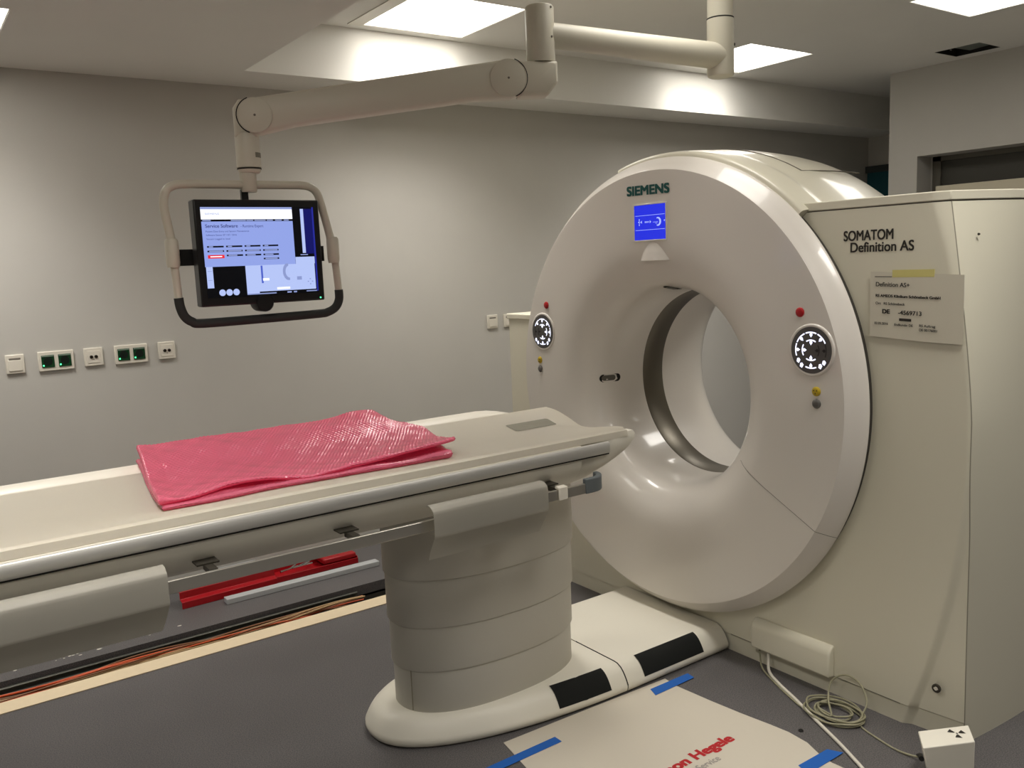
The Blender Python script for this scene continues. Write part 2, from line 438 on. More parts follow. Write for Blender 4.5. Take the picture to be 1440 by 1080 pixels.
grid(b, [[pol(x, r, 360*k/NS) for k in range(NS)] for x, r in PROF[:3]+refine(PROF[3:], 2)], close=True)
obj('front_cover', b, M_cover, G, smooth=60, recalc=True)
b = NB(); grid(b, [[pol(x, r, 360*k/NS) for k in range(NS)] for x, r in ((2.775, .3905), (2.78, .3885), (2.895, .3885), (2.90, .3905))], close=True)
obj('bore_ring', b, M_ring, G)
b = NB(); grid(b, [[pol(x, r, 360*k/NS) for k in range(NS)] for x, r in refine([(2.90, .3905), (2.97, .392), (3.05, .399), (3.13, .414), (3.20, .437), (3.25, .465), (3.285, .51), (3.30, .58), (3.30, .80)], 2)], close=True)
obj('rear_funnel', b, M_cover, G, smooth=60)
b = NB(); grid(b, [[pol(x, r, 360*k/96) for k in range(96)] for x, r in ((2.55, .62), (2.55, .885), (3.2, .885), (3.28, .85), (3.299, .79))], close=True)
obj('body_drum', b, M_hood, G)
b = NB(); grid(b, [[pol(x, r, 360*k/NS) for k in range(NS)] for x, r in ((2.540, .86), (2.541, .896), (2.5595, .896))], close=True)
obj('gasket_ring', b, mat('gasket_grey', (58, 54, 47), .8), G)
# seams of the split front cover
for ang in (-28.8, 208.8):
    b = NB()
    for k in range(len(PROF)-5):
        x, r = PROF[3+k]; x2, r2 = PROF[4+k]
        # offset outward along the profile normal
        nx, nr = (r2-r), -(x2-x); l = math.hypot(nx, nr) or 1; nx, nr = nx/l, nr/l
        e = .0012; da = math.degrees(.0009/r)
        if k > 17: continue
        quad(b, [pol(x+nx*e, r+nr*e, ang-da), pol(x+nx*e, r+nr*e, ang+da), pol(x2+nx*e, r2+nr*e, ang+da), pol(x2+nx*e, r2+nr*e, ang-da)])
    obj('cover_seam', b, M_seam, G)
# hood over the top, ends in a raised lip on the left
HP = refine([(2.5245, .900), (2.5255, .916), (2.532, .926), (2.560, .931), (2.600, .934), (2.640, .937), (2.655, .934), (2.700, .938), (2.800, .945), (2.950, .941), (3.08, .930), (3.18, .905), (3.25, .865), (3.29, .80)], 2)
b = NB()
A0, A1, n = 45.6, 106, 72
rows = [[pol(x, r, A0+(A1-A0)*k/n) for k in range(n+1)] for x, r in HP]
rows += [[pol(x, .87 if r > .87 else r-.02, A0+(A1-A0)*k/n) for k in range(n+1)] for x, r in reversed(HP)]
rows.append(rows[0])
grid(b, rows)
bmesh.ops.remove_doubles(b, verts=b.verts[:], dist=1e-5)
bmesh.ops.holes_fill(b, edges=[e for e in b.edges if e.is_boundary], sides=0)
obj('hood', b, M_hood, G, smooth=50)
b = NB()   # seam on the hood
for x0_, x1_, a in ((2.76, 3.12, 60),):
    n = 24
    pts = [pol(x0_+(x1_-x0_)*k/n, .9425+.004*math.sin(PI*k/n), a) for k in range(n+1)]
    tube(b, pts, .0022, 6)
pts = [pol(2.76, .944, a) for a in range(60, 101, 4)]; tube(b, pts, .0022, 6)
obj('hood_seam', b, M_seam, G)

# side cabinets
def yc_(z):
    return 1.297+(.133*((z-.95)/.75)**2 if z > .95 else .19*((.95-z)/.95)**1.8)
def ys_(z):
    return 1.287+(.085*max(0, (z-1.02)/.66)**1.4 if z > 1.02 else .008*((1.02-z)/1.02))
def fx(y, z, skirt=True):
    d = yc_(z)-y
    base = 2.560+(.006 if z < .068 and skirt else 0)
    lowk = min(1, max(0, (1.10-z)/.30)); hik = 1-lowk
    st_ = lambda t: t*t*(3-2*t)
    if d <= 0: return base
    return base+hik*.42*d*d/(d+.02)+lowk*(.016*st_(min(1, d/.030))+.10*max(0, d-.012))
ZS = [0, .03, .066, .070, .09]+[.13+.05*k for k in range(32)]
ZS = [z for z in ZS if z < 1.66]+[1.684]
def front_cols(z):
    ys, yc = ys_(z), yc_(z)
    ys = min(ys, yc-.004)
    a = [ys+(yc-.03-ys)*k/6 for k in range(6)] if yc-.03 > ys else [ys+(yc-ys)*.2*k/6 for k in range(6)]
    lo = max(a[-1]+.001, yc-.03)
    c = [lo+(yc+.03-lo)*k/14 for k in range(15)]
    r = [yc+.03+(2.5-yc-.03)*(k/40)**1.4 for k in range(1, 41)]
    return a+c+r
b = NB(); rows = []
for z in ZS:
    rows.append([(fx(y, z), y, z) for y in front_cols(z)])
grid(b, rows)
bmesh.ops.delete(b, geom=[f for f in b.faces if math.hypot(f.calc_center_median().y-YC, f.calc_center_median().z-ZC) < .80], context='FACES')
obj('right_cabinet_front', b, M_cab, G, smooth=50)
b = NB(); rows = []
for z in ZS:
    if z > 1.29: continue
    rows.append([(2.560+(.007 if z < .068 else 0), 2.5+1.13*k/40, z) for k in range(41)])
rows.append([(2.56, 2.5+1.13*k/40, 1.28) for k in range(41)])
grid(b, rows)
bmesh.ops.delete(b, geom=[f for f in b.faces if math.hypot(f.calc_center_median().y-YC, f.calc_center_median().z-ZC) < .80], context='FACES')
obj('left_cabinet_front', b, M_cab, G)
# right side panel and back
b = NB(); rows = []
for z in ZS:
    ys = min(ys_(z), yc_(z)-.004); xs = fx(ys, z, False)+.004
    row = []
    for k in range(25):
        t = k/24; x = xs+(3.28-xs)*t
        y = 1.272+(ys-.001-1.272)*max(0, 1-(x-xs)/.42)**2
        row.append((x, y, z))
    row += [(3.30, 1.30, z), (3.30, 1.5, z), (3.30, 1.9, z)]
    rows.append(row)
grid(b, rows); obj('right_side_panel', b, M_cab, G, smooth=50)
b = NB(); tube(b, [(fx(min(ys_(z), yc_(z)-.004), z, False)+.0028, min(ys_(z), yc_(z)-.004)+.0002, z) for z in ZS[1:]], .0019, 6); obj('panel_seam', b, M_seam2, G)
b = NB(); tube(b, [(2.5615, y, .0685) for y in (1.49, 1.7, 2.0, 2.2)], .0016, 6); obj('skirt_seam', b, M_seam, G)
b = NB(); grid(b, [[(2.56, 3.63, z), (2.59, 3.645, z), (3.3, 3.645, z), (3.3, 3.1, z)] for z in (0, .6, 1.28)]); obj('left_side_panel', b, M_cab, G)
def plan_right(o):
    z = 1.684; pts = [(2.560-o, 2.02)]
    for y in reversed([y for y in front_cols(z) if y < 1.5]): pts.append((fx(y, z)-o, y-o*.3))
    ys = min(ys_(z), yc_(z)-.004); xs = fx(ys, z)+.004
    for k in range(1, 13):
        t = k/12; x = xs+(3.28-xs)*t
        pts.append((x, 1.272+(ys-.001-1.272)*max(0, 1-(x-xs)/.42)**2-o))
    return pts+[(3.30+o, 1.30-o), (3.30+o, 2.02)]
b = NB(); prism(b, plan_right(.0015), 'z', 1.6875, 1.716); obj('cabinet_cap', b, M_cab, G, bevel=.003)
b = NB(); prism(b, plan_right(-.004), 'z', 1.680, 1.689); obj('cap_gap', b, M_seam, G)
b = NB(); prism(b, [(2.552, 3.0), (2.552, 3.64), (2.575, 3.65), (3.3, 3.65), (3.3, 3.0)], 'z', 1.276, 1.302); obj('cabinet_cap', b, M_cab, G, bevel=.004)
b = NB(); box(b, 2.5625, 3.28, 3.05, 3.635, 1.262, 1.277); obj('cap_gap', b, M_seam, G)
# cable outlet cover low on the cabinet
b = NB(); prism(b, [(2.561, .184), (2.548, .182), (2.532, .166), (2.527, .150), (2.525, .072), (2.561, .066)], 'y', 1.735, 2.075)
obj('cable_outlet_cover', b, M_cab, G, bevel=.008, seg=3)
b = NB(); cyl(b, (2.566, 1.37, .167), (-1, 0, 0), [(0, .014), (.006, .014), (.007, .011), (.0055, .010)], 20); s_ = obj('earth_terminal', b, M_screw, G)
b = NB(); cyl(b, (2.5605, 1.37, .167), (-1, 0, 0), [(0, .006), (.0025, .006)], 12); box(b, 2.558, 2.5585, 1.362, 1.378, .166, .168); obj('terminal_stud', b, M_sock, s_)
b = NB(); cyl(b, (2.64, 1.322, 1.585), (-.4, -1, 0), [(0, .004), (.004, .003)], 10); obj('side_screw', b, M_screw, G)
# lettering
b = NB(); text(b, 'SIEMENS', (2.4575, 2.626, 1.803), (0, -1, -.02), (0, 0, 1), .230, .034, .085); obj('lettering', b, M_teal, G)
b = NB(); text(b, 'SOMATOM', (2.5595, 1.715, 1.583), (0, -1, 0), (0, 0, 1), .172, .031, .034)
text(b, 'Definition AS', (2.5595, 1.690, 1.546), (0, -1, 0), (0, 0, 1), .215, .030, .034); obj('lettering', b, M_text, G)
# blue display
X0 = 2.4565
b = NB(); box(b, X0-.0015, X0+.01, 2.414, 2.586, 1.625, 1.760); disp = obj('display', b, S_BLUE, G)
b = NB()
for (a0, a1, c0, c1) in ((2.409, 2.414, 1.620, 1.765), (2.586, 2.591, 1.620, 1.765), (2.414, 2.586, 1.620, 1.625), (2.414, 2.586, 1.760, 1.765)):
    box(b, X0-.0035, X0+.008, a0, a1, c0, c1)
obj('display_frame', b, M_cover, disp, bevel=.001)
b = NB(); xf = X0-.0022
def dq(y0, y1, z0, z1): quad(b, [(xf, y0, z0), (xf, y1, z0), (xf, y1, z1), (xf, y0, z1)])
dq(2.418, 2.580, 1.719, 1.7205); dq(2.418, 2.580, 1.663, 1.6645)
for yy in (2.560, 2.547): polyfill(b, [(xf, yy+.006, 1.695), (xf, yy-.005, 1.701), (xf, yy-.003, 1.695), (xf, yy-.005, 1.689)])
polyfill(b, [(xf, 2.562, 1.702), (xf, 2.554, 1.702), (xf, 2.558, 1.709)]); polyfill(b, [(xf, 2.562, 1.687), (xf, 2.554, 1.687), (xf, 2.558, 1.680)])
for k in range(3): dq(2.522-.008*k, 2.527-.008*k, 1.691, 1.697)
polyfill(b, [(xf, 2.500, 1.700), (xf, 2.492, 1.694), (xf, 2.500, 1.688)])
arc = [(xf, 2.455-.017*math.cos(a), 1.693+.017*math.sin(a)) for a in [PI*(-.62+1.24*k/14) for k in range(15)]]
arc2 = [(xf, 2.458-.011*math.cos(a), 1.693+.012*math.sin(a)) for a in [PI*(.62-1.24*k/14) for k in range(15)]]
polyfill(b, arc+arc2); dq(2.455, 2.482, 1.691, 1.6925); dq(2.458, 2.470, 1.686, 1.6875); dq(2.418, 2.423, 1.693, 1.698)
obj('display_symbols', b, S_LBLUE, disp, recalc=False)
# camera hood under the display
b = NB(); rows = []
for i in range(13):
    t = i/12; z = 1.616-.072*t; w_ = .080*t**.55+.0005; row = []
    for k in range(17):
        u = -1+2*k/16; y = 2.487+u*w_
        r = math.hypot(y-YC, z-ZC)
        row.append((prof_x(r)-.0008-.030*t**1.3*max(0, 1-abs(u)**2.6), y, z))
    rows.append(row)
z = 1.5438
rows.append([(prof_x(math.hypot(p[1]-YC, z-ZC))+.002, p[1], z) for p in rows[-1]])
grid(b, rows); obj('sensor_hood', b, M_cover, G, smooth=50)
# slots in the funnel
def slot(x0, x1, ang, half, name):
    b = NB(); n = 24; pts = []; rc = half
    for k in range(n):
        a = 2*PI*k/n; cx = x1-rc if math.cos(a) >= 0 else x0+rc
        x = cx+rc*math.cos(a); s = rc*math.sin(a)
        r = prof_r(x)-.0025
        pts.append(pol(x, r, ang+math.degrees(s/r)))
    polyfill(b, pts); o = obj(name, b, M_dark, G)
    b = NB(); q = []
    for k in range(n):
        a = 2*PI*k/n; cx = x1-rc if math.cos(a) >= 0 else x0+rc
        x = cx+(rc*.70*math.cos(a) if math.cos(a) < 0 else rc*.70*math.cos(a)-.022)+(.004 if math.cos(a) < 0 else 0); s = rc*.70*math.sin(a)-.001
        r = prof_r(x)-.0032
        q.append(pol(x, r, ang+math.degrees(s/r)))
    polyfill(b, q); obj('laser_window', b, mat('slot_grey', (96, 92, 84), .3), o)
slot(2.538, 2.640, 180, .0175, 'laser_slot')
slot(2.560, 2.650, 94, .021, 'laser_slot')
slot(2.565, 2.640, 0, .0165, 'laser_slot')
# control panels and buttons
def arcpts(cx, cz, r, a0, a1, w, n=10):
    P = [(cx+(r+w/2)*math.cos(a0+(a1-a0)*k/n), cz+(r+w/2)*math.sin(a0+(a1-a0)*k/n)) for k in range(n+1)]
    Q = [(cx+(r-w/2)*math.cos(a1+(a0-a1)*k/n), cz+(r-w/2)*math.sin(a1+(a0-a1)*k/n)) for k in range(n+1)]
    return P+Q
def control(cy, cz, mirror):
    R = .078; b = NB()
    cyl(b, (X0+.004, cy, cz), (-1, 0, 0), [(0, R+.010), (.0052, R+.009), (.0075, R+.004), (.006, R)], 64)
    rim = obj('control_panel', b, M_cover, G, smooth=60)
    b = NB(); cyl(b, (X0+.003, cy, cz), (-1, 0, 0), [(0, R), (.0058, R-.0005), (.006, R-.004)], 64); obj('keypad', b, M_panel, rim)
    lit, dim = NB(), NB(); xk = X0-.0036
    def put(bm, poly):
        polyfill(bm, [(xk, cy-(p[0]*(-1 if mirror else 1))*R, cz+p[1]*R) for p in poly])
    def disk(bm, x, y, r): put(bm, [(x+r*math.cos(2*PI*k/12), y+r*math.sin(2*PI*k/12)) for k in range(12)])
    def key(bm, ang, ring, inward=True):
        a = math.radians(ang)
        put(bm, arcpts(0, 0, ring, a-.36*(.75/ring)**.8, a+.36*(.75/ring)**.8, .055))
        s = -.10 if inward else .10
        disk(bm, (ring+s)*math.cos(a), (ring+s)*math.sin(a), .072)
        c, s2 = math.cos(a), math.sin(a); rr = ring+s*.5
        put(bm, [(rr*c-.035*s2, rr*s2+.035*c), (rr*c+.035*s2, rr*s2-.035*c), ((ring+s*2.1)*c+.015*s2, (ring+s*2.1)*s2-.015*c), ((ring+s*2.1)*c-.015*s2, (ring+s*2.1)*s2+.015*c)])
    for ang in (90, 45, 135, 180, 270): key(lit, ang, .76)
    for ang in (90, 180): key(lit, ang, .43)
    key(lit, 270, .43)
    key(dim, 0, .74); key(dim, 0, .40)
    for (x, y) in ((-.62, -.46), (-.46, -.66), (.46, -.66), (.64, -.50)):
        put(lit, [(x-.09, y-.05), (x+.02, y-.12), (x+.10, y+.02), (x+.03, y+.11), (x-.06, y+.09)])
    obj('lit_icons', lit, M_icon, rim, recalc=False); obj('unlit_icons', dim, M_icond, rim, recalc=False)
control(1.762, 1.232, False); control(3.214, 1.235, True)
def button(cy, cz, m, name, r=.016):
    b = NB(); cyl(b, (X0+.004, cy, cz), (-1, 0, 0), [(0, r), (.0055, r), (.0085, r*.82), (.0095, r*.4)], 24)
    return obj(name, b, m, G)
for cy, cz in ((1.808, 1.356), (3.182, 1.358)): button(cy, cz, M_red, 'stop_button')
for cy, cz in ((1.743, 1.096), (3.245, 1.101)):
    o = button(cy, cz, M_yel, 'warning_lamp'); b = NB()
    for k in range(3):
        a = PI/2+2*PI*k/3
        polyfill(b, [(X0-.0062, cy-.003*math.cos(a), cz-.003*math.sin(a)), (X0-.0062, cy-.009*math.cos(a-.35), cz-.009*math.sin(a-.35)), (X0-.0062, cy-.009*math.cos(a+.35), cz-.009*math.sin(a+.35))])
    obj('trefoil', b, M_text, o)
for cy, cz in ((1.742, 1.055), (3.244, 1.059)): button(cy, cz, M_btn, 'microphone_button')

# taped notice on the cabinet
N = thing('paper_notice', 'paper notice in clear sleeve taped on the cabinet, reading Definition AS+', 'notice', (2.556, 1.46, 1.27))
b = NB()
prism(b, [(1.614, 1.278), (1.54, 1.2735), (1.45, 1.268), (1.37, 1.2655), (1.314, 1.264), (1.315, 1.469), (1.45, 1.476), (1.614, 1.483)], 'x', 2.5532, 2.5542)
obj('sleeve', b, M_paper2, N)
b = NB(); U, V = (0, -1, -.035), (0, 0, 1); X = 2.5517
def nt_(s, y, z, w, cap, off=0):
    b = NB(); text(b, s, (X, y, z), U, V, w, cap, off, lift=.0002); obj('printed_line', b, M_text, N, recalc=False)
nt_('Definition AS+', 1.594, 1.437, .112, .013, .03)
nt_('RS AMEOS Klinikum Schönebeck GmbH', 1.594, 1.404, .210, .0078, .09)
nt_('Ort   RS Schönebeck', 1.594, 1.380, .098, .0075, .04)
nt_('DE', 1.570, 1.352, .024, .0125, .09)
nt_('-4569713', 1.517, 1.349, .075, .0125, .045)
nt_('02.05.2016', 1.597, 1.317, .046, .007, .04)
nt_('Endkunde: DE', 1.529, 1.314, .060, .007, .04)
nt_('RS Auftrag', 1.448, 1.313, .050, .007, .04)
nt_('DE 00176001', 1.448, 1.300, .056, .007, .04)
quad(b, [(X-.0002, 1.514, 1.329), (X-.0002, 1.474, 1.3275), (X-.0002, 1.474, 1.336), (X-.0002, 1.514, 1.3375)])
obj('printed_bar', b, M_text, N, recalc=False); b = NB()
quad(b, [(X-.0002, 1.598, 1.466), (X-.0002, 1.540, 1.465), (X-.0002, 1.540, 1.467), (X-.0002, 1.598, 1.468)])
obj('printed_rule', b, M_text, N, recalc=False)
b = NB(); box(b, 2.5530, 2.5545, 1.405, 1.540, 1.464, 1.487)
o = obj('tape_strip', b, M_ytape); tag(o, 'yellow tape strip holding the paper notice on the white cabinet', 'tape')

# ------------------------------------------------------------------ patient table
T = thing('patient_table', 'long white scanner patient table on a rounded banded pedestal', 'scanner table', (1.575, 2.49, 0))
YT = 2.475
XA = -.75
# base with rounded end, in two pieces
def base_w(x, ins):
    xs, xe = 1.150+ins, 2.1
    if x >= xe: return .322-ins
    t = max(0, min(1, (xe-x)/(xe-xs)))
    return (.322-ins)*max(0, 1-t**2.3)**(1/2.3)
def base_z(d): return .030+.066*(1-(1-min(d/.075, 1))**2.6)
def base_piece(bm, x0, x1, curved0=0, curved1=0):
    D = [0, .003, .008, .015, .025, .038, .055, .075]
    n = 40; xi = lambda ins: max(x0, 1.150+ins)
    # rings: for every inset a polyline along -y side from x1 to tip and back along +y side
    def seam(x, v, c): return x+c*(1-v*v) if c else x
    rings = []
    for z_, d in [(0, .016), (.008, .004), (.020, .0)]+[(base_z(d), d) for d in D]:
        pts = []
        xs = xi(d)
        for k in range(n+1):
            t = k/n; x = xs+(x1-xs)*(1-math.cos(t*PI/2)) if x0 < 1.2 else xs+(x1-xs)*t
            w_ = base_w(x, d); pts.append((x, w_))
        ring = []
        for x, w_ in reversed(pts): ring.append((x, 2.53-w_, z_))
        for x, w_ in (pts[1:] if x0 < 1.2 else pts): ring.append((x, 2.53+w_, z_))
        rings.append(ring)
    if x0 >= 1.2:
        for r in rings:
            pass
    vs = grid(bm, rings)
    top = vs[-1]; m = len(top)
    for k in range(m//2):
        a, c = top[k], top[m-1-k]; a2, c2 = top[k+1], top[m-2-k]
        if len({a, a2, c2, c}) == 4:
            bm.faces.new((a, a2, c2, c))
        elif len({a, a2, c2, c}) == 3:
            bm.faces.new([q for i, q in enumerate((a, a2, c2, c)) if q not in (a, a2, c2, c)[:i]])
    bot = vs[0]
    bm.faces.new(bot)
b = NB(); base_piece(b, 1.15, 2.013); obj('base_front_cover', b, M_base, T, smooth=50)
b = NB(); base_piece(b, 2.018, 2.5545); obj('base_rear_cover', b, M_base, T, smooth=50)
b = NB(); rows = []
pts = [(2.0155, 2.53-base_w(2.0155, d)-.0008, base_z(d)+.0008) for d in (0, .003, .008, .015, .025, .038, .055, .075)]+[(2.0155, 2.5, base_z(.2)+.0006)]
tube(b, pts, .0018, 6); obj('base_seam', b, M_dark, T)
def pad(x0, x1, split=None):
    b = NB(); rows = []
    for i in range(13):
        d = .0012+.058*(i/12)**1.3; row = []
        for k in range(19):
            u = k/18; x = x0+(x1-x0)*u-.04*(i/12-.5)*0
            row.append((x+.0*d, 2.53-base_w(x, d), base_z(d)+.003+(-.0015 if split and abs(u-split) < .03 else 0)))
        rows.append(row)
    grid(b, rows); bmesh.ops.solidify(b, geom=b.faces[:], thickness=.003)
    obj('foot_pedal', b, M_rubber, T, smooth=60)
pad(1.715, 1.940, .5); pad(2.100, 2.415)
# pedestal column: telescoping bands
def ring_pts(a, bb, z, n=80, e=2.25, cx=1.605):
    out = []
    for k in range(n):
        t = 2*PI*k/n; c, s = math.cos(t), math.sin(t)
        out.append((cx+a*math.copysign(abs(c)**(2/e), c), 2.505+bb*math.copysign(abs(s)**(2/e), s), z))
    return out
BANDS = [(.085, .245, .352, .184), (.239, .398, .358, .190), (.392, .562, .364, .196), (.556, .80, .370, .202)]
for z0, z1, a, bb in BANDS:
    b = NB()
    vs = grid(b, [ring_pts(a-.012, bb-.012, z0), ring_pts(a-.0015, bb-.0015, z0), ring_pts(a, bb, z0+.003), ring_pts(a, bb, z1-.002), ring_pts(a-.012, bb-.012, z1)], close=True)
    b.faces.new(vs[-1]); b.faces.new(vs[0][::-1])
    obj('column_band', b, M_col, T, smooth=50)
b = NB(); tube(b, [(1.2645, 2.440, z) for z in (.1, .17, .24)], .002, 6); obj('column_seam', b, M_seam2, T)
b = NB()
for k, z0 in enumerate((.239, .394, .559)):
    pass
b.free()
# table shell: profile strips with a slanted prow
SH = [(2.30, .944), (2.165, .950), (2.150, .970), (2.112, .972), (2.104, .970), (2.101, .962), (2.101, .932), (2.104, .926), (2.107, .905), (2.120, .880), (2.150, .848), (2.19, .826), (2.30, .812)]
prof = SH+[(2*YT-y, z) for y, z in reversed(SH)]
b = NB()
vs = grid(b, [[(x, y, z) for y, z in prof] for x in (XA, 1.2, 1.745)], close=True)
b.faces.new(vs[0]); b.faces.new(vs[-1][::-1])
obj('table_shell', b, M_shell, T, smooth=35)
WG = [(2.150, .984, 1.962), (2.120, .990, 1.972), (2.1095, .985, 1.990), (2.1055, .974, 1.996), (2.1015, .958, 1.990), (2.1012, .932, 1.958), (2.104, .924, 1.947), (2.108, .904, 1.910), (2.121, .880, 1.868), (2.150, .850, 1.822), (2.19, .828, 1.78),
      (2.25, .830, 1.765), (2.25, .900, 1.79), (2.19, .940, 1.86)]
b = NB(); rows = []
for i in range(9):
    t = i/8
    rows.append([(1.735+(xe-1.735)*t, y+.018*t**5+.014*(1-t)**2, z) for y, z, xe in WG])
vs = grid(b, rows, close=True); b.faces.new(vs[0]); b.faces.new(vs[-1][::-1])
obj('shell_nose', b, M_shell, T, smooth=40)
# silver side rails
for s in (-1, 1):
    b = NB(); yy = lambda y: y if s < 0 else 2*YT-y
    prism(b, [(yy(2.103), .970), (yy(2.096), .968), (yy(2.092), .960), (yy(2.092), .938), (yy(2.096), .932), (yy(2.103), .931)], 'x', XA+.05, 1.857)
    obj('side_rail', b, M_alu, T, bevel=.0015)
b = NB(); tube(b, [(XA+.05, 2.1005, .929), (1.857, 2.1005, .929)], .0022, 6); obj('rail_groove', b, M_dark, T)
# table top
TE = [(2.128, 1.945), (2.165, 1.985), (2.20, 2.010), (2.25, 2.012), (2.32, 1.966), (2.38, 1.975), (2.45, 2.008), (2.53, 2.040), (2.60, 2.060), (2.655, 2.068), (2.690, 2.055)]
def tend(y):
    for (ya, xa), (yb, xb) in zip(TE, TE[1:]):
        if ya <= y <= yb:
            t = (y-ya)/(yb-ya); return xa+(xb-xa)*t
    return TE[0][1] if y < TE[0][0] else TE[-1][1]
def ttop(y): return .966+.028*min(1.2, abs(y-2.42)/.285)**1.7
b = NB(); NY = 44; rows = []
for i in range(NY+1):
    y = 2.128+(2.690-2.128)*i/NY
    xe = sum(tend(min(2.69, max(2.128, y+dd))) for dd in (-.02, -.01, 0, .01, .02))/5
    rows.append([(XA+.02+(xe-XA-.02)*(k/30), y, ttop(y)) for k in range(31)])
first = rows[0]
rows.insert(0, [(p[0], 2.1135, .9915) for p in first]); rows.insert(0, [(p[0], 2.1075, .9725) for p in first])
rows.append([(p[0], 2.693, .982) for p in rows[-1]])
grid(b, rows)
bmesh.ops.solidify(b, geom=b.faces[:], thickness=.010)
obj('table_top', b, M_table, T, smooth=28)
# rear lip of the table
b = NB(); rows = []
for k in range(25):
    t = k/24; x = XA+.02+(1.99-XA-.02)*(1-(1-t)**3)
    dz = 0 if x < 1.78 else -.040*((x-1.78)/.21)**2
    rows.append([(x, 2.700, .955), (x, 2.700, .984+dz), (x, 2.708, .992+dz), (x, 2.80-.5*max(0, (x-1.85))*.5, .996+dz), (x, 2.832-.6*max(0, (x-1.85)), .988+dz), (x, 2.845-.6*max(0, (x-1.85)), .965+dz*.5)])
vs = grid(b, rows); b.faces.new(vs[-1]); b.faces.new(vs[0][::-1])
obj('rear_lip', b, M_table, T, smooth=45)
# grey label on the table top
b = NB(); P = []
for cx, cy, a0 in ((1.945, 2.548, 0), (1.775, 2.548, 90), (1.765, 2.475, 180), (1.925, 2.475, 270)):
    for k in range(5):
        a = math.radians(a0+90*k/4); P.append((cx+.010*math.cos(a), cy+.010*math.sin(a)))
b2 = [(x, y, ttop(y)+.0015) for x, y in P]
polyfill(b, b2); bmesh.ops.solidify(b, geom=b.faces[:], thickness=.001); obj('head_label', b, M_label, T)
# accessory rail, its brackets, end cap and clip
b = NB(); box(b, -.4, 1.715, 2.036, 2.046, .836, .868); rail = obj('accessory_rail', b, M_steel, T, bevel=.002)
for x in (.08, .555, .925, 1.705-.10):
    b = NB(); box(b, x-.027, x+.027, 2.085, 2.128, .870, .874); box(b, x-.009, x+.011, 2.045, 2.10, .856, .870)
    obj('rail_bracket', b, M_screw, rail)
b = NB(); rows = []
path = [(1.700, 2.041, 0), (1.735, 2.041, 0)]+[(1.735+.055*math.sin(t), 2.041+.055*(1-math.cos(t)), t) for t in [PI/2*k/8 for k in range(1, 9)]]
for x, y, t in path:
    dx, dy = math.cos(t), math.sin(t); w_ = .009
    rows.append([(x+w_*dy, y-w_*dx, .835), (x+w_*dy, y-w_*dx, .882), (x-w_*dy, y+w_*dx, .882), (x-w_*dy, y+w_*dx, .835)])
vs = grid(b, rows, close=True); b.faces.new(vs[0][::-1]); b.faces.new(vs[-1]); obj('rail_end_cap', b, M_greyp, rail, bevel=.003)
b = NB(); prism(b, [(2.028, .836), (2.028, .876), (2.050, .878), (2.050, .870), (2.034, .868), (2.034, .836)], 'x', 1.590, 1.624); obj('rail_clip', b, M_sock, rail, bevel=.002)
# hanging side covers
def side_cover(x0, x1, name):
    prof = [(2.062, .898), (2.046, .908), (2.026, .908), (2.012, .900), (2.006, .888), (2.005, .830), (2.008, .818), (2.026, .782), (2.032, .757)]
    b = NB(); rows = []
    pr = refine(prof, 3); n = len(pr)
    for j, (y, z) in enumerate(pr):
        t = j/(n-1)
        cut = .010*max(0, (t-.72)/.28)**2
        c2 = .010*max(0, (.40-t)/.40)**3
        rows.append([(x0-(.008*max(0, (t-.6)/.4)**1.5)+c2+(x1-cut-c2-x0)*k/12, y, z) for k in range(13)])
    grid(b, rows); bmesh.ops.solidify(b, geom=b.faces[:], thickness=.006)
    obj('side_cover', b, M_col, T, smooth=30, bevel=.0)
side_cover(1.137, 1.530, 'side_cover'); side_cover(-.30, .442, 'side_cover')

# ------------------------------------------------------------------ pink bubble wrap
W = thing('bubble_wrap_sheet', 'folded sheet of pink bubble wrap lying across the patient table', 'bubble wrap', (.95, 2.5, .99))
def hexb(x, y, p=.0125):
    r = y/(p*.866); j = math.floor(r+.5); best = 9
    for jj in (j-1, j, j+1):
        ox = (jj % 2)*.5
        i = math.floor(x/p-ox+.5)
        best = min(best, math.hypot(x-(i+ox)*p, y-jj*p*.866))
    return math.sqrt(max(0, 1-(best/(.46*p))**2))
def lerp_poly(pl, t):
    for (a, v), (c, w_) in zip(pl, pl[1:]):
        if a <= t <= c:
            s = (t-a)/(c-a); s = s*s*(3-2*s); return v+(w_-v)*s
    return pl[-1][1] if t > pl[-1][0] else pl[0][1]
def tz(y):
    if y < 2.52: return ttop(max(y, 2.128))
    t = min(1, (y-2.52)/.20); t = t*t*(3-2*t)
    return max(ttop(min(y, 2.69)), .969+(.9985-.969)*t)+.0015*t
def layer(name, x0f, x1f, y0f, y1f, base, thick, nx, ny, bub):
    b = NB(); top, bot = [], []
    for i in range(nx+1):
        u = i/nx; rt, rb = [], []
        for j in range(ny+1):
            v = j/ny
            x = x0f(v)+(x1f(v)-x0f(v))*u; y = y0f(u)+(y1f(u)-y0f(u))*v
            e = min(u*(nx*.006), (1-u)*(nx*.006), v*(ny*.006), (1-v)*(ny*.006))
            e = min(1, e/.02); k = math.sqrt(max(0, 1-(1-e)**2))
            bz = base(u, v, x, y)
            th = thick(u, v)
            wob = .0025*math.sin(23*x+9*y)*math.sin(17*y-5*x)
            rt.append((x, y, bz+th*(.5+.5*k)+wob*k+bub*(.75+.5*math.sin(71*x)*math.sin(57*y))*hexb(x+.02*math.sin(6*y), y)))
            rb.append((x, y, bz+th*(.5-.5*k)))
        top.append(rt); bot.append(rb)
    vt = grid(b, top); vb = grid(b, [r[::-1] for r in bot])
    bmesh.ops.remove_doubles(b, verts=b.verts[:], dist=.0004)
    return obj(name, b, M_wrap, W, smooth=180, recalc=True)
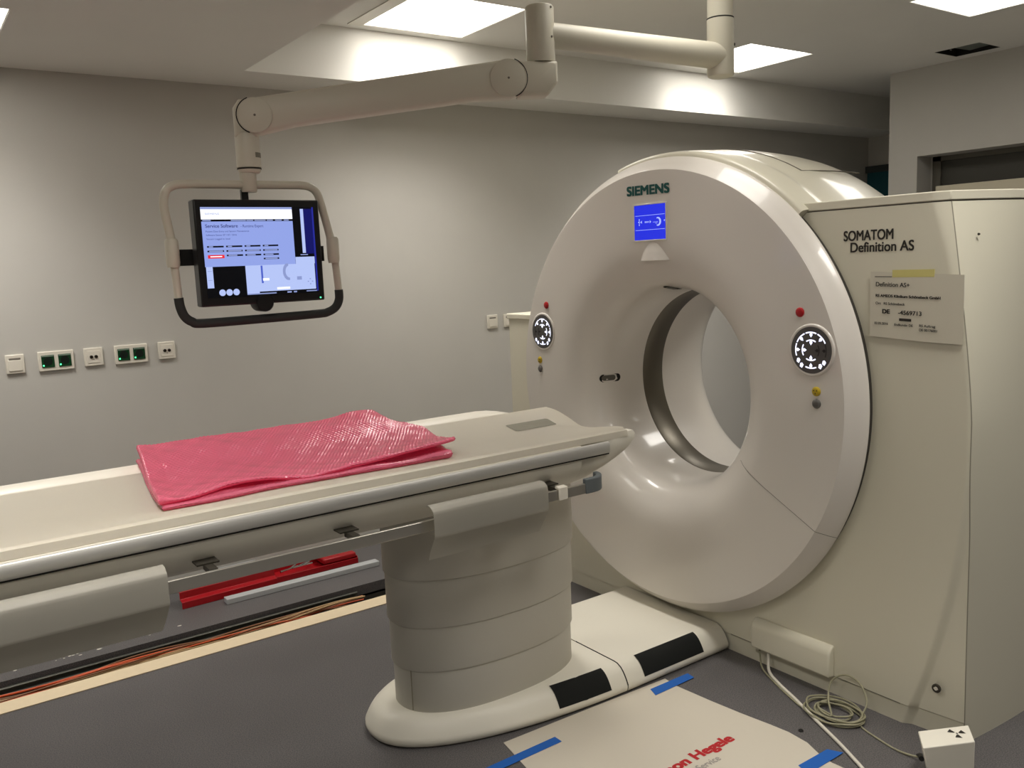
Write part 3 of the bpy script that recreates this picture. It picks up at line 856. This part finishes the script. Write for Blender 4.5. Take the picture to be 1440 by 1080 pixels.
# lower folded part
Y0 = [(0, 2.240), (.15, 2.235), (.35, 2.262), (.6, 2.250), (.85, 2.228), (1, 2.215)]
XR0 = [(0, 1.345), (.3, 1.40), (.6, 1.43), (.8, 1.36), (1, 1.36)]
layer('lower_fold', lambda v: .497+.06*v, lambda v: lerp_poly(XR0, v)-.01, lambda u: lerp_poly(Y0, u), lambda u: 2.79,
      lambda u, v, x, y: tz(y)+.001, lambda u, v: .014+.014*max(0, u-.8)/.2*(1-v), 220, 130, .0018)
Y1 = [(0, 2.256), (.08, 2.258), (.22, 2.298), (.36, 2.302), (.47, 2.264), (.6, 2.275), (.8, 2.262), (1, 2.224)]
XR1 = [(0, 1.352), (.3, 1.41), (.6, 1.44), (.8, 1.365), (1, 1.365)]
def ubase(u, v, x, y):
    lift = .015+.003*math.sin(9*u)*v
    lift += .022*max(0, (v-.45)/.55)**1.2*(.75+.25*u)
    lift += .012*math.exp(-((u-.28)/.12)**2)*(1-v)**3
    lift += .036*max(0, (u-.55)/.45)**1.4*(1-v)**2.2
    lift -= .006*math.exp(-((u-.47)/.07)**2)*(1-v)**3
    lift += .014*math.exp(-((u-.93)/.09)**2)*v**2
    return tz(y)+lift
layer('upper_fold', lambda v: .492+.075*v, lambda v: lerp_poly(XR1, v), lambda u: lerp_poly(Y1, u), lambda u: 2.815+.02*math.sin(4*u),
      ubase, lambda u, v: .012+.010*max(0, 1-u/.06), 330, 200, .0030)

# ------------------------------------------------------------------ monitor with handle frame
YM = 2.83
Mo = thing('hanging_monitor', 'black flat monitor with lit service screen hanging in a white handle frame', 'monitor', (1.015, YM, 1.40))
b = NB(); x0, x1, z0, z1 = .808, 1.225, 1.459, 1.796
box(b, x0, x1, YM, YM+.055, z0, z1); box(b, x0+.06, x1-.06, YM+.055, YM+.085, z0+.06, z1-.06)
case = obj('monitor_case', b, M_black, Mo, bevel=.005)
SX0, SX1, SZ0, SZ1 = .828, 1.203, 1.486, 1.772
b = NB(); yq = YM-.0012
mats = [S_BLACK, S_WHITE, S_PANEL, S_PALE, S_GREYB, S_NAVY, S_RED, S_TXT, S_MID, S_BAR, S_NAVY2]
lay = [0]
def sq(u0, v0, u1, v1, mi):
    """v measured from the top, both 0..1"""
    lay[0] += 1; y = yq-.00004*lay[0]
    X0_, X1_ = SX0+(SX1-SX0)*u0, SX0+(SX1-SX0)*u1; Z0_, Z1_ = SZ1-(SZ1-SZ0)*v1, SZ1-(SZ1-SZ0)*v0
    quad(b, [(X0_, y, Z0_), (X1_, y, Z0_), (X1_, y, Z1_), (X0_, y, Z1_)], mi)
def st(s, u, v, w_, cap, mi, off=0):
    lay[0] += 1
    text(b, s, (SX0+(SX1-SX0)*u, yq-.00004*lay[0], SZ1-(SZ1-SZ0)*v), (1, 0, 0), (0, 0, 1), (SX1-SX0)*w_, (SZ1-SZ0)*cap, off, mi, lift=0)
sq(0, 0, 1, 1, 0)
sq(.815, 0, 1, .60, 0); sq(.905, .02, .985, .56, 5); sq(.985, 0, 1, .98, 10); sq(.875, .02, .905, .53, 3)
sq(0, 0, .80, .025, 4); sq(0, .025, .80, .135, 1); sq(0, .135, .80, .158, 0); sq(0, .158, .80, .655, 2)
st('SIEMENS', .035, .085, .12, .020, 8, .01)
for u, w_ in ((.01, .07), (.25, .13), (.385, .06), (.455, .10), (.565, .055), (.64, .06), (.72, .045)): sq(u, .141, u+w_, .153, 4)
st('Service Software', .03, .225, .275, .036, 7, .02); st('- Runtime Expert', .33, .225, .20, .030, 7)
st('Patient Data Entry and System Maintenance', .03, .275, .37, .018, 7); st('Software Status: 07 / 07 / 2016', .03, .315, .26, .018, 7); st('Version Logged in: local', .03, .358, .20, .018, 7)
for c in range(4):
    for r in range(3 if c else 3):
        u = .03+.16*c; v = .425+.05*r
        if c == 0 and r == 2:
            sq(u, v, u+.14, v+.038, 6); sq(u+.02, v+.013, u+.12, v+.024, 1); continue
        sq(u, v, u+.14, v+.018, 0); sq(u+.015, v+.003, u+.05+.04*((c*3+r*5) % 3), v+.015, 4)
sq(.51, .572, .65, .590, 0); sq(.525, .575, .635, .587, 4)
sq(.80, .54, .98, .56, 0); sq(.85, .545, .92, .555, 4)
sq(.005, .655, .06, .89, 3); sq(.015, .70, .05, .705, 8); sq(.015, .80, .05, .805, 8)
sq(.34, .655, .975, .965, 3); sq(.80, .575, .98, .655, 3)
sq(.475, .66, .492, .86, 9); sq(.488, .805, .545, .832, 1); sq(.61, .915, .73, .94, 1); sq(.34, .94, .45, .985, 3); sq(.45, .955, .98, .995, 0)
for du, dv in ((0, -.03), (0, .03), (-.02, 0), (.02, 0)): sq(.925+du-.006, .865+dv-.006, .925+du+.006, .865+dv+.006, 8)
lay[0] += 1
for k in range(14):
    a = PI*(.55+.9*k/14); cu, cv = .73+.045*math.cos(a), .74+.085*math.sin(a); sq(cu-.012, cv-.014, cu+.012, cv+.014, 8)
sq(.80, .80, .845, .84, 8)
for cxu in (.125, .185, .245):
    lay[0] += 1; y = yq-.00004*lay[0]
    cx, cz, rr = SX0+(SX1-SX0)*cxu, SZ1-(SZ1-SZ0)*.945, .0105
    polyfill(b, [(cx+rr*math.cos(2*PI*k/20), y, cz+rr*math.sin(2*PI*k/20)) for k in range(20)], 3)
sq(.34, .972, .60, .985, 8); sq(.70, .968, .74, .985, 4); sq(.76, .968, .79, .985, 8); sq(.88, .970, .98, .982, 8)
obj('screen', b, mats, case, recalc=False)
b = NB(); cyl(b, (1.209, YM+.001, 1.468), (0, -1, 0), [(0, .0028), (.002, .0022)], 12); obj('power_light', b, M_led, case)
# handle frame: painted tube, black grip, clamps, hub
top = [(.756, 1.586), (.741, 1.66), (.729, 1.76), (.730, 1.800), (.742, 1.828), (.768, 1.842), (.80, 1.845), (.84, 1.8455), (1.0, 1.846), (1.15, 1.847), (1.185, 1.8465), (1.210, 1.842), (1.230, 1.828), (1.243, 1.80), (1.262, 1.72), (1.274, 1.66), (1.283, 1.585)]
yy = YM+.03
left = [(.743, 1.60), (.746, 1.49)]; right = [(1.285, 1.59), (1.291, 1.48)]
top[0] = (.735, 1.60)
b = NB(); tube(b, smooth_path([(x, yy, z) for x, z in top], 5), .0135, 16); tube(b, [(x, yy, z) for x, z in left], .0125, 16); tube(b, [(x, yy, z) for x, z in right], .0125, 16)
fr = obj('handle_frame', b, M_arm, Mo)
b = NB(); tube(b, smooth_path([(.746, yy, 1.492), (.749, yy, 1.462), (.760, yy, 1.432), (.782, yy, 1.414), (.815, yy, 1.407), (1.01, yy, 1.408), (1.205, yy, 1.411), (1.245, yy, 1.415), (1.275, yy, 1.430), (1.290, yy, 1.457), (1.291, yy, 1.490)], 5), .0148, 16)
obj('grip', b, M_rubber, fr)
for x, z in ((.740, 1.632), (1.280, 1.628)):
    b = NB(); tube(b, [(x, yy, z+.044), (x, yy, z+.036), (x, yy, z-.03), (x, yy, z-.044)], [.017, .021, .021, .018], 20); obj('clamp', b, M_arm, fr)
b = NB(); box(b, .757, 1.262, YM+.068, YM+.080, 1.592, 1.644); obj('cross_bar', b, M_black, Mo)
b = NB(); box(b, .962, 1.0, YM+.086, YM+.094, 1.48, 1.78); box(b, .973, .996, YM+.028, YM+.040, 1.785, 1.83); obj('mount_bracket', b, M_black, Mo)
b = NB(); cyl(b, (1.013, YM+.06, 1.462), (0, -1, 0), [(0, .03), (.06, .03), (.066, .026)], 24); obj('tilt_knob', b, M_black, Mo)
b = NB(); cyl(b, (1.000, yy, 1.822), (0, 0, 1), [(0, .024), (.004, .026), (.06, .027)], 28); obj('hub', b, M_arm, Mo)

# ------------------------------------------------------------------ ceiling arm
PX, PY = 2.680, 2.333
EX, EY = 1.885, 2.422
JX, JY = 1.015, yy
A = thing('monitor_ceiling_arm', 'jointed cream ceiling arm with vertical pole carrying the hanging monitor', 'monitor arm', (PX, PY, ZU))
b = NB(); cyl(b, (PX, PY, 2.439), (0, 0, 1), [(0, .0483), (ZU-.003-2.439, .0483)], 32); obj('ceiling_pole', b, M_arm, A)
b = NB(); cyl(b, (PX, PY, ZU-.035), (0, 0, 1), [(0, .075), (.006, .090), (.0345, .090)], 32); obj('ceiling_flange', b, M_arm, A)
b = NB(); cyl(b, (PX, PY, 2.224), (0, 0, 1), [(0, .038), (.004, .047), (.013, .0505), (.2105, .0505)], 32); obj('pole_sleeve', b, M_arm, A)
b = NB(); cyl(b, (PX, PY, 2.4345), (0, 0, 1), [(0, .0508), (.005, .0508)], 32); obj('pole_joint_ring', b, M_dark, A)
b = NB(); cyl(b, (PX+.030, PY-.038, 2.340), (.6, -.8, 0), [(0, .006), (.006, .005)], 10); obj('pole_screw', b, M_dark, A)
# horizontal extension arm
z_h = 2.301
b = NB(); d = Vector((EX-PX, EY-PY, .012)); L = d.length
tube(b, [(PX, PY, z_h), (PX+d.x*.5, PY+d.y*.5, z_h+.007), (EX, EY, z_h+.014)], [.049, .0445, .041], 28); obj('extension_arm', b, M_arm, A)
# elbow: vertical sleeve and knuckle
b = NB(); cyl(b, (EX, EY, 2.2205), (0, 0, 1), [(0, .0478), (.002, .0483), (.178, .0483), (.183, .0445)], 32); obj('elbow_sleeve', b, M_arm, A)
for dz_ in (.172, .078):
    b = NB(); cyl(b, (EX+.012, EY-.0465, 2.2205+dz_), (.2, -1, 0), [(0, .0042), (.0025, .0035)], 10); obj('elbow_screw', b, M_seam, A)
sd = Vector((JX-EX, JY-EY, 0)); sd.normalize(); nd = Vector((-sd.y, sd.x, 0))   # spring arm heading and its side
if nd.y > 0: nd = -nd
b = NB(); rows = []
for w_, k in ((-.046, .80), (-.042, .93), (-.033, 1), (.033, 1), (.042, .93), (.046, .80)):
    rows.append([Vector((EX, EY, 0))-sd*(p[0]*k)+nd*w_+Vector((0, 0, 2.165+(p[1]-2.165)*k)) for p in [(.0485, 2.221), (.0485, 2.152), (.014, 2.110), (-.085, 2.108), (-.085, 2.221)]])
vs = grid(b, rows, close=True); b.faces.new(vs[0][::-1]); b.faces.new(vs[-1]); obj('elbow_knuckle', b, M_arm, A, bevel=.006, seg=3)
ec = Vector((EX, EY, 2.166))+sd*.120
jc = Vector((JX, JY, 2.060))-sd*.028
RE, RJ = .0622, .056
def hull(bm, A_, B_, ra, rb, w):
    rows = []
    ax = (B_-A_); axn = ax.normalized(); upv = Vector((0, 0, 1)); upv = (upv-axn*upv.dot(axn)).normalized()
    n = 14
    for ww, k in ((-w, .80), (-w*.9, .93), (-w*.7, 1), (w*.7, 1), (w*.9, .93), (w, .80)):
        row = []
        for i in range(n+1):
            a = math.radians(90+180*i/n); row.append(A_+(axn*math.cos(a)*ra+upv*math.sin(a)*ra)*k+nd*ww)
        row.append(A_+ax*.14-upv*(ra*.80)*k+nd*ww); row.append(A_+ax*.86-upv*(rb*.80)*k+nd*ww)
        for i in range(n+1):
            a = math.radians(-90+180*i/n); row.append(B_+(axn*math.cos(a)*rb+upv*math.sin(a)*rb)*k+nd*ww)
        rows.append(row)
    vs = grid(bm, rows, close=True); bm.faces.new(vs[0][::-1]); bm.faces.new(vs[-1])
b = NB(); hull(b, ec, jc, RE, RJ, .040); spring = obj('spring_arm', b, M_arm, A, smooth=35, bevel=.003)
for c_, r_ in ((ec, RE), (jc, RJ)):
    b = NB(); cyl(b, c_+nd*.040, nd, [(0, r_-.001), (.004, r_-.001), (.0065, r_-.006)], 40); o = obj('joint_disc', b, M_arm, spring)
    b = NB(); cyl(b, c_+nd*.0464, nd, [(0, .004), (.0012, .003)], 10); obj('joint_screw', b, M_seam, o)
# dark gap arcs round the joint discs
for c_, sg, r_ in ((ec, -1, RE), (jc, 1, RJ)):
    b = NB()
    pts = [c_+nd*.0455+(sd*sg*math.cos(a)+Vector((0, 0, 1))*math.sin(a))*(r_+.0012) for a in [math.radians(-70+140*k/16) for k in range(17)]]
    tube(b, pts, .0016, 6); obj('joint_gap', b, M_dark, spring)
# wrist: knuckle, drop post, collar
b = NB(); rows = []
for w_, k in ((-.037, .78), (-.034, .92), (-.027, 1), (.027, 1), (.034, .92), (.037, .78)):
    rows.append([Vector((JX, JY, 0))+sd*(p[0]*k)+nd*w_+Vector((0, 0, 2.045+(p[1]-2.045)*k)) for p in [(.042, 1.995), (.042, 2.085), (.022, 2.112), (-.030, 2.114), (-.030, 1.995)]])
vs = grid(b, rows, close=True); b.faces.new(vs[0][::-1]); b.faces.new(vs[-1]); obj('wrist_knuckle', b, M_arm, A, bevel=.007, seg=3)
b = NB(); cyl(b, (JX-.008, JY, 1.898), (0, 0, 1), [(0, .036), (.002, .039), (.10, .039), (.11, .037)], 32); obj('drop_post', b, M_arm, A)
b = NB(); cyl(b, (JX-.008, JY, 1.8945), (0, 0, 1), [(0, .0385), (.003, .0385)], 32); obj('post_ring', b, M_dark, A)
b = NB(); cyl(b, (JX-.008, JY, 1.8825), (0, 0, 1), [(0, .030), (.006, .036), (.0118, .037)], 32); obj('post_collar', b, M_arm, A)
b = NB(); grid(b, [[(JX-.008+.0395*math.cos(a), JY+.0395*math.sin(a), z) for a in [math.radians(-75+48*k/8) for k in range(9)]] for z in (1.930, 1.946)])
obj('type_label', b, M_label, A)

# ------------------------------------------------------------------ floor poster and tape
b = NB()
edge = [(1.476, 2.226), (1.83, 2.214), (2.192, 2.199), (2.184, 2.129), (2.196, 1.98), (2.209, 1.863), (2.226, 1.75), (2.234, 1.68), (2.227, 1.605), (2.200, 1.54), (2.190, 1.49), (2.198, 1.40), (2.10, 1.2), (1.37, 1.22), (1.40, 1.75), (1.455, 2.10)]
prism(b, edge, 'z', .0008, .0022)
P = obj('floor_poster', b, M_paper); tag(P, 'large white poster sheet taped flat on the grey floor beside the pedestal base', 'poster')
b = NB(); text(b, 'Simon Hegele', (1.704, 1.757, .0022), (1, .012, 0), (0, 1, 0), .360, .038, .085, lift=.0006); o = obj('red_lettering', b, M_hred, P, recalc=False); o['label'] = 'red company lettering'
b = NB(); text(b, 'Service', (1.852, 1.712, .0022), (1, .012, 0), (0, 1, 0), .094, .026, .02, lift=.0006); o = obj('grey_lettering', b, M_hgrey, P, recalc=False); o['label'] = 'grey lettering'
def tape(pts, label):
    b = NB(); prism(b, pts, 'z', .0032, .0040); o = obj('tape_strip', b, M_tape); tag(o, label, 'tape', 'blue tape strips on the poster')
tape([(2.075, 2.130), (2.278, 2.134), (2.284, 2.172), (2.092, 2.174)], 'blue tape strip on the poster corner nearest the scanner base')
tape([(1.30, 2.104), (1.626, 2.108), (1.626, 2.144), (1.30, 2.140)], 'blue tape strip on the left corner of the poster, under the pedestal foot')
tape([(2.085, 1.497), (2.262, 1.498), (2.240, 1.541), (2.098, 1.543)], 'blue tape strip on the poster edge beside the white cable')

# ------------------------------------------------------------------ cables and switch box by the cabinet
b = NB(); tube(b, smooth_path([(2.548, 2.010, .085), (2.535, 1.998, .05), (2.51, 1.975, .012), (2.47, 1.90, .006), (2.42, 1.79, .006), (2.355, 1.66, .006), (2.30, 1.545, .006), (2.25, 1.45, .006), (2.20, 1.36, .006), (2.12, 1.20, .006), (2.0, 1.0, .006)], 8), .0058, 10)
o = obj('white_cable', b, M_cabw); tag(o, 'thick white cable running from the cabinet outlet cover across the floor', 'cable')
pts = [(2.548, 2.052, .085), (2.538, 2.04, .045), (2.515, 2.01, .01), (2.47, 1.92, .0035), (2.42, 1.81, .0035), (2.395, 1.745, .005), (2.40, 1.70, .006)]
cc = (2.445, 1.650)
random.seed(7)
for k in range(8*14):
    a = -2.4+2*PI*k/14; rr = .066+.024*math.sin(k*.153)+.006*random.random()
    pts.append((cc[0]+rr*1.0*math.cos(a)*.88+.008*math.sin(k*.21), cc[1]+rr*1.15*math.sin(a), .005+.0022*(k/14)+.002*math.sin(k*1.7)))
pts += [(2.475, 1.70, .03), (2.515, 1.715, .075), (2.535, 1.675, .105), (2.535, 1.62, .095), (2.515, 1.58, .05), (2.475, 1.575, .012), (2.44, 1.555, .004), (2.415, 1.48, .0035), (2.40, 1.40, .0035), (2.402, 1.340, .010), (2.405, 1.332, .020)]
b = NB(); tube(b, smooth_path(pts, 5), .0032, 8)
o = obj('coiled_cable', b, M_cabg); tag(o, 'thin khaki cable coiled on the floor in front of the cabinet', 'cable')
B_ = thing('switch_box', 'small white box with black radiation symbol on the floor by the cabinet', 'switch box', (2.39, 1.25, 0))
TL, TR, BR, BL = Vector((2.361, 1.315, .12)), Vector((2.507, 1.239, .12)), Vector((2.408, 1.166, .12)), Vector((2.286, 1.257, .12))
BR = TR+(BL-TL); 
b = NB(); corners = [TL, TR, BR, BL]
cen = sum(corners, Vector())/4
lo = [b.verts.new((cen.x+.012+(c.x-cen.x)*.84, cen.y-.008+(c.y-cen.y)*.84, .001)) for c in corners]; hi = [b.verts.new(c) for c in corners]
b.faces.new(lo); b.faces.new(hi[::-1])
for k in range(4): b.faces.new((lo[k], hi[k], hi[(k+1) % 4], lo[(k+1) % 4]))
obj('box_body', b, M_base, B_, bevel=.003)
b = NB(); u = (TR-TL).normalized(); v = Vector((-u.y, u.x, 0)); c0 = TL+(TR-TL)*.72+(BL-TL)*.42+Vector((0, 0, .0008))
for k in range(3):
    a = PI*2*k/3+.15
    q = [c0+(u*math.cos(a+t)+v*math.sin(a+t))*r for t, r in ((-.30, .007), (.30, .007), (.40, .026), (-.40, .026))]
    polyfill(b, q)
cq = [c0+(u*math.cos(2*PI*k/12)+v*math.sin(2*PI*k/12))*.003 for k in range(12)]; polyfill(b, cq)
obj('radiation_symbol', b, M_text, B_)
b = NB(); tube(b, [(2.4035, 1.338, .016), (2.385, 1.318, .030), (2.362, 1.302, .036)], [.004, .008, .008], 10); obj('black_plug', b, M_black, B_)

# ------------------------------------------------------------------ trench contents
random.seed(11)
CB = [('black', M_cblk), ('black', M_cblk), ('black', M_cblk), ('orange', M_corg), ('brown', M_cbrn), ('tan', M_ctan), ('black', M_cblk), ('orange', M_corg), ('brown', M_cbrn), ('black', M_cblk), ('tan', M_ctan), ('orange', M_corg), ('black', M_cblk), ('brown', M_cbrn), ('black', M_cblk), ('brown', M_cbrn)]
for k, (nm, m) in enumerate(CB):
    y0 = T0+.025+.0082*k*(.9 if nm == 'black' else .62)+random.uniform(-.01, .01); r = random.choice((.0045, .006, .008)) if nm == 'black' else random.choice((.0035, .0045))
    zb = -.088+.05*random.random()
    if nm != 'black': zb = -.03+.018*random.random()
    pts = []
    n = 26
    ph, am = random.uniform(0, 6), random.uniform(.006, .016)
    for i in range(n+1):
        x = -1.0+2.7*i/n
        pts.append((x, min(T1-.055, max(T0+.012, y0+am*math.sin(x*5+ph)+.5*am*math.sin(x*11+2*ph))), zb+.008*math.sin(x*7+ph*2)+.02*math.exp(-((x-.3*k % 1.6)/.3)**2)))
    b = NB(); tube(b, smooth_path(pts, 3), r, 7)
    o = obj('trench_cable', b, m); tag(o, f'{nm} cable lying in the open floor trench behind the table', 'cable', f'{nm} cables in the floor trench')
for y, z, lb in ((T1-.045, -.035, 'flat grey metal strip lying along the middle of the open floor trench'), (T1-.020, -.018, 'long metal cover rail along the far wall of the open floor trench')):
    b = NB(); box(b, -1.2, 1.72, y-.012, y+.004, z-.004, z); box(b, -1.2, 1.72, y+.001, y+.004, z-.03, z)
    o = obj('metal_rail', b, mat('dull_steel', (128, 128, 120), .35, metal=.7), bevel=.001); tag(o, lb, 'metal rail')

# ------------------------------------------------------------------ things on the floor behind the table
def chan(x0, y0, x1, y1, h, w, t=.003):
    """sheet metal channel along a line: base flange, web and upper flange"""
    bm = NB(); a = Vector((x0, y0, 0)); c = Vector((x1, y1, 0)); d = (c-a).normalized(); n = Vector((-d.y, d.x, 0))
    sec = [(0, .001), (0, h*.45), (w*.25, h*.55), (w*.25, h), (w, h), (w, h-t), (w*.25+t, h-t), (w*.25+t, h*.55-t), (t, h*.45-t), (t, .001)]
    A_ = [bm.verts.new(a+n*p[0]+Vector((0, 0, p[1]))) for p in sec]; B2 = [bm.verts.new(c+n*p[0]+Vector((0, 0, p[1]))) for p in sec]
    m = len(sec)
    bm.faces.new(A_[::-1]); bm.faces.new(B2)
    for k in range(m): bm.faces.new((A_[k], A_[(k+1) % m], B2[(k+1) % m], B2[k]))
    return bm
o = obj('red_metal_channel', chan(.965, 4.140, 1.435, 4.155, .075, .12), M_redm, bevel=.002); tag(o, 'bent red metal channel on the floor behind the table, left of the tray', 'metal channel')
t = thing('red_tool_tray', 'shallow red metal tray with small steel tools, behind the pedestal', 'tool tray', (1.65, 4.25, 0))
b = NB(); box(b, 1.42, 1.89, 4.175, 4.33, .001, .006); box(b, 1.42, 1.89, 4.175, 4.180, .006, .030); box(b, 1.42, 1.425, 4.18, 4.33, .006, .04); box(b, 1.42, 1.89, 4.325, 4.33, .006, .04); box(b, 1.885, 1.89, 4.18, 4.33, .006, .04)
obj('tray_body', b, M_redm, t, bevel=.001)
b = NB(); box(b, 1.70, 1.885, 4.185, 4.32, .03, .058); obj('tray_end_box', b, M_redm, t, bevel=.006)
for k, (x, y, a) in enumerate(((1.47, 4.20, .25), (1.54, 4.215, .05), (1.58, 4.225, .5))):
    b = NB(); d = Vector((math.cos(a), math.sin(a), 0)); p = Vector((x, y, .045))
    tube(b, [p, p+d*.06, p+d*.11], [.006, .004, .005], 8); tube(b, [p+d*.06, p+d*.10+Vector((0, .015, .006))], .0045, 8)
    o = obj('hand_tool', b, M_chrome); tag(o, 'small steel hand tool lying in the red tray behind the table', 'tool', 'steel tools in the red tray')
b = NB(); box(b, 1.150, 1.955, 4.055, 4.105, .001, .026)
o = obj('trunking_lid', b, M_trunk, bevel=.002); tag(o, 'long pale grey trunking length lying in front of the red metal pieces', 'trunking')
b = NB(); box(b, 1.16, 1.40, 4.262, 4.37, .001, .085)
o = obj('grey_box', b, M_trunk, bevel=.004); tag(o, 'pale grey box on the floor against the wall behind the red channel', 'box')
b = NB()
for k in range(26):
    cx, cy = (.45+random.gauss(0, .05), 3.95+random.gauss(0, .025)) if k < 10 else ((.72+random.gauss(0, .06), 4.02+random.gauss(0, .03)) if k < 20 else (.2+1.2*random.random(), 3.92+.1*random.random()))
    r = random.uniform(.003, .010); n = 7
    polyfill(b, [(cx+r*1.6*math.cos(2*PI*i/n)*random.uniform(.6, 1), cy+r*math.sin(2*PI*i/n)*random.uniform(.6, 1), .0012) for i in range(n)])
o = obj('plaster_crumbs', b, M_sock); tag(o, 'white plaster crumbs scattered on the floor beyond the trench', 'crumbs', kind='stuff')
b = NB(); cyl(b, (2.272, 1.662, .001), (0, 0, 1), [(0, .009), (.004, .007), (.006, .003)], 7); o = obj('dark_crumb', b, M_dark); tag(o, 'tiny dark crumb on the floor between poster and coiled cable', 'crumb')

# ------------------------------------------------------------------ world, camera, view
wd = bpy.data.worlds.new('world'); sc.world = wd; wd.use_nodes = True
wd.node_tree.nodes['Background'].inputs[0].default_value = (.5, .5, .5, 1); wd.node_tree.nodes['Background'].inputs[1].default_value = .02
R = ((0.81299431, -0.58078402, -0.04159544), (-0.11393152, -0.08861433, -0.98952873), (0.57101652, 0.80922026, -0.13821255))
cam = bpy.data.cameras.new('camera'); co = bpy.data.objects.new('camera', cam); C.objects.link(co)
cam.sensor_fit = 'HORIZONTAL'; cam.sensor_width = 36; cam.lens = 36*1226/1440; cam.clip_start = .05; cam.clip_end = 60
m = Matrix.Identity(4)
for i in range(3):
    m[i][0] = R[0][i]; m[i][1] = -R[1][i]; m[i][2] = -R[2][i]
m[0][3], m[1][3], m[2][3] = 0, 0, 1.56
co.matrix_world = m
sc.camera = co
sc.view_settings.view_transform = 'Standard'; sc.view_settings.look = 'None'; sc.view_settings.gamma = 1
sc.view_settings.use_curve_mapping = False
sc.view_settings.exposure = .78
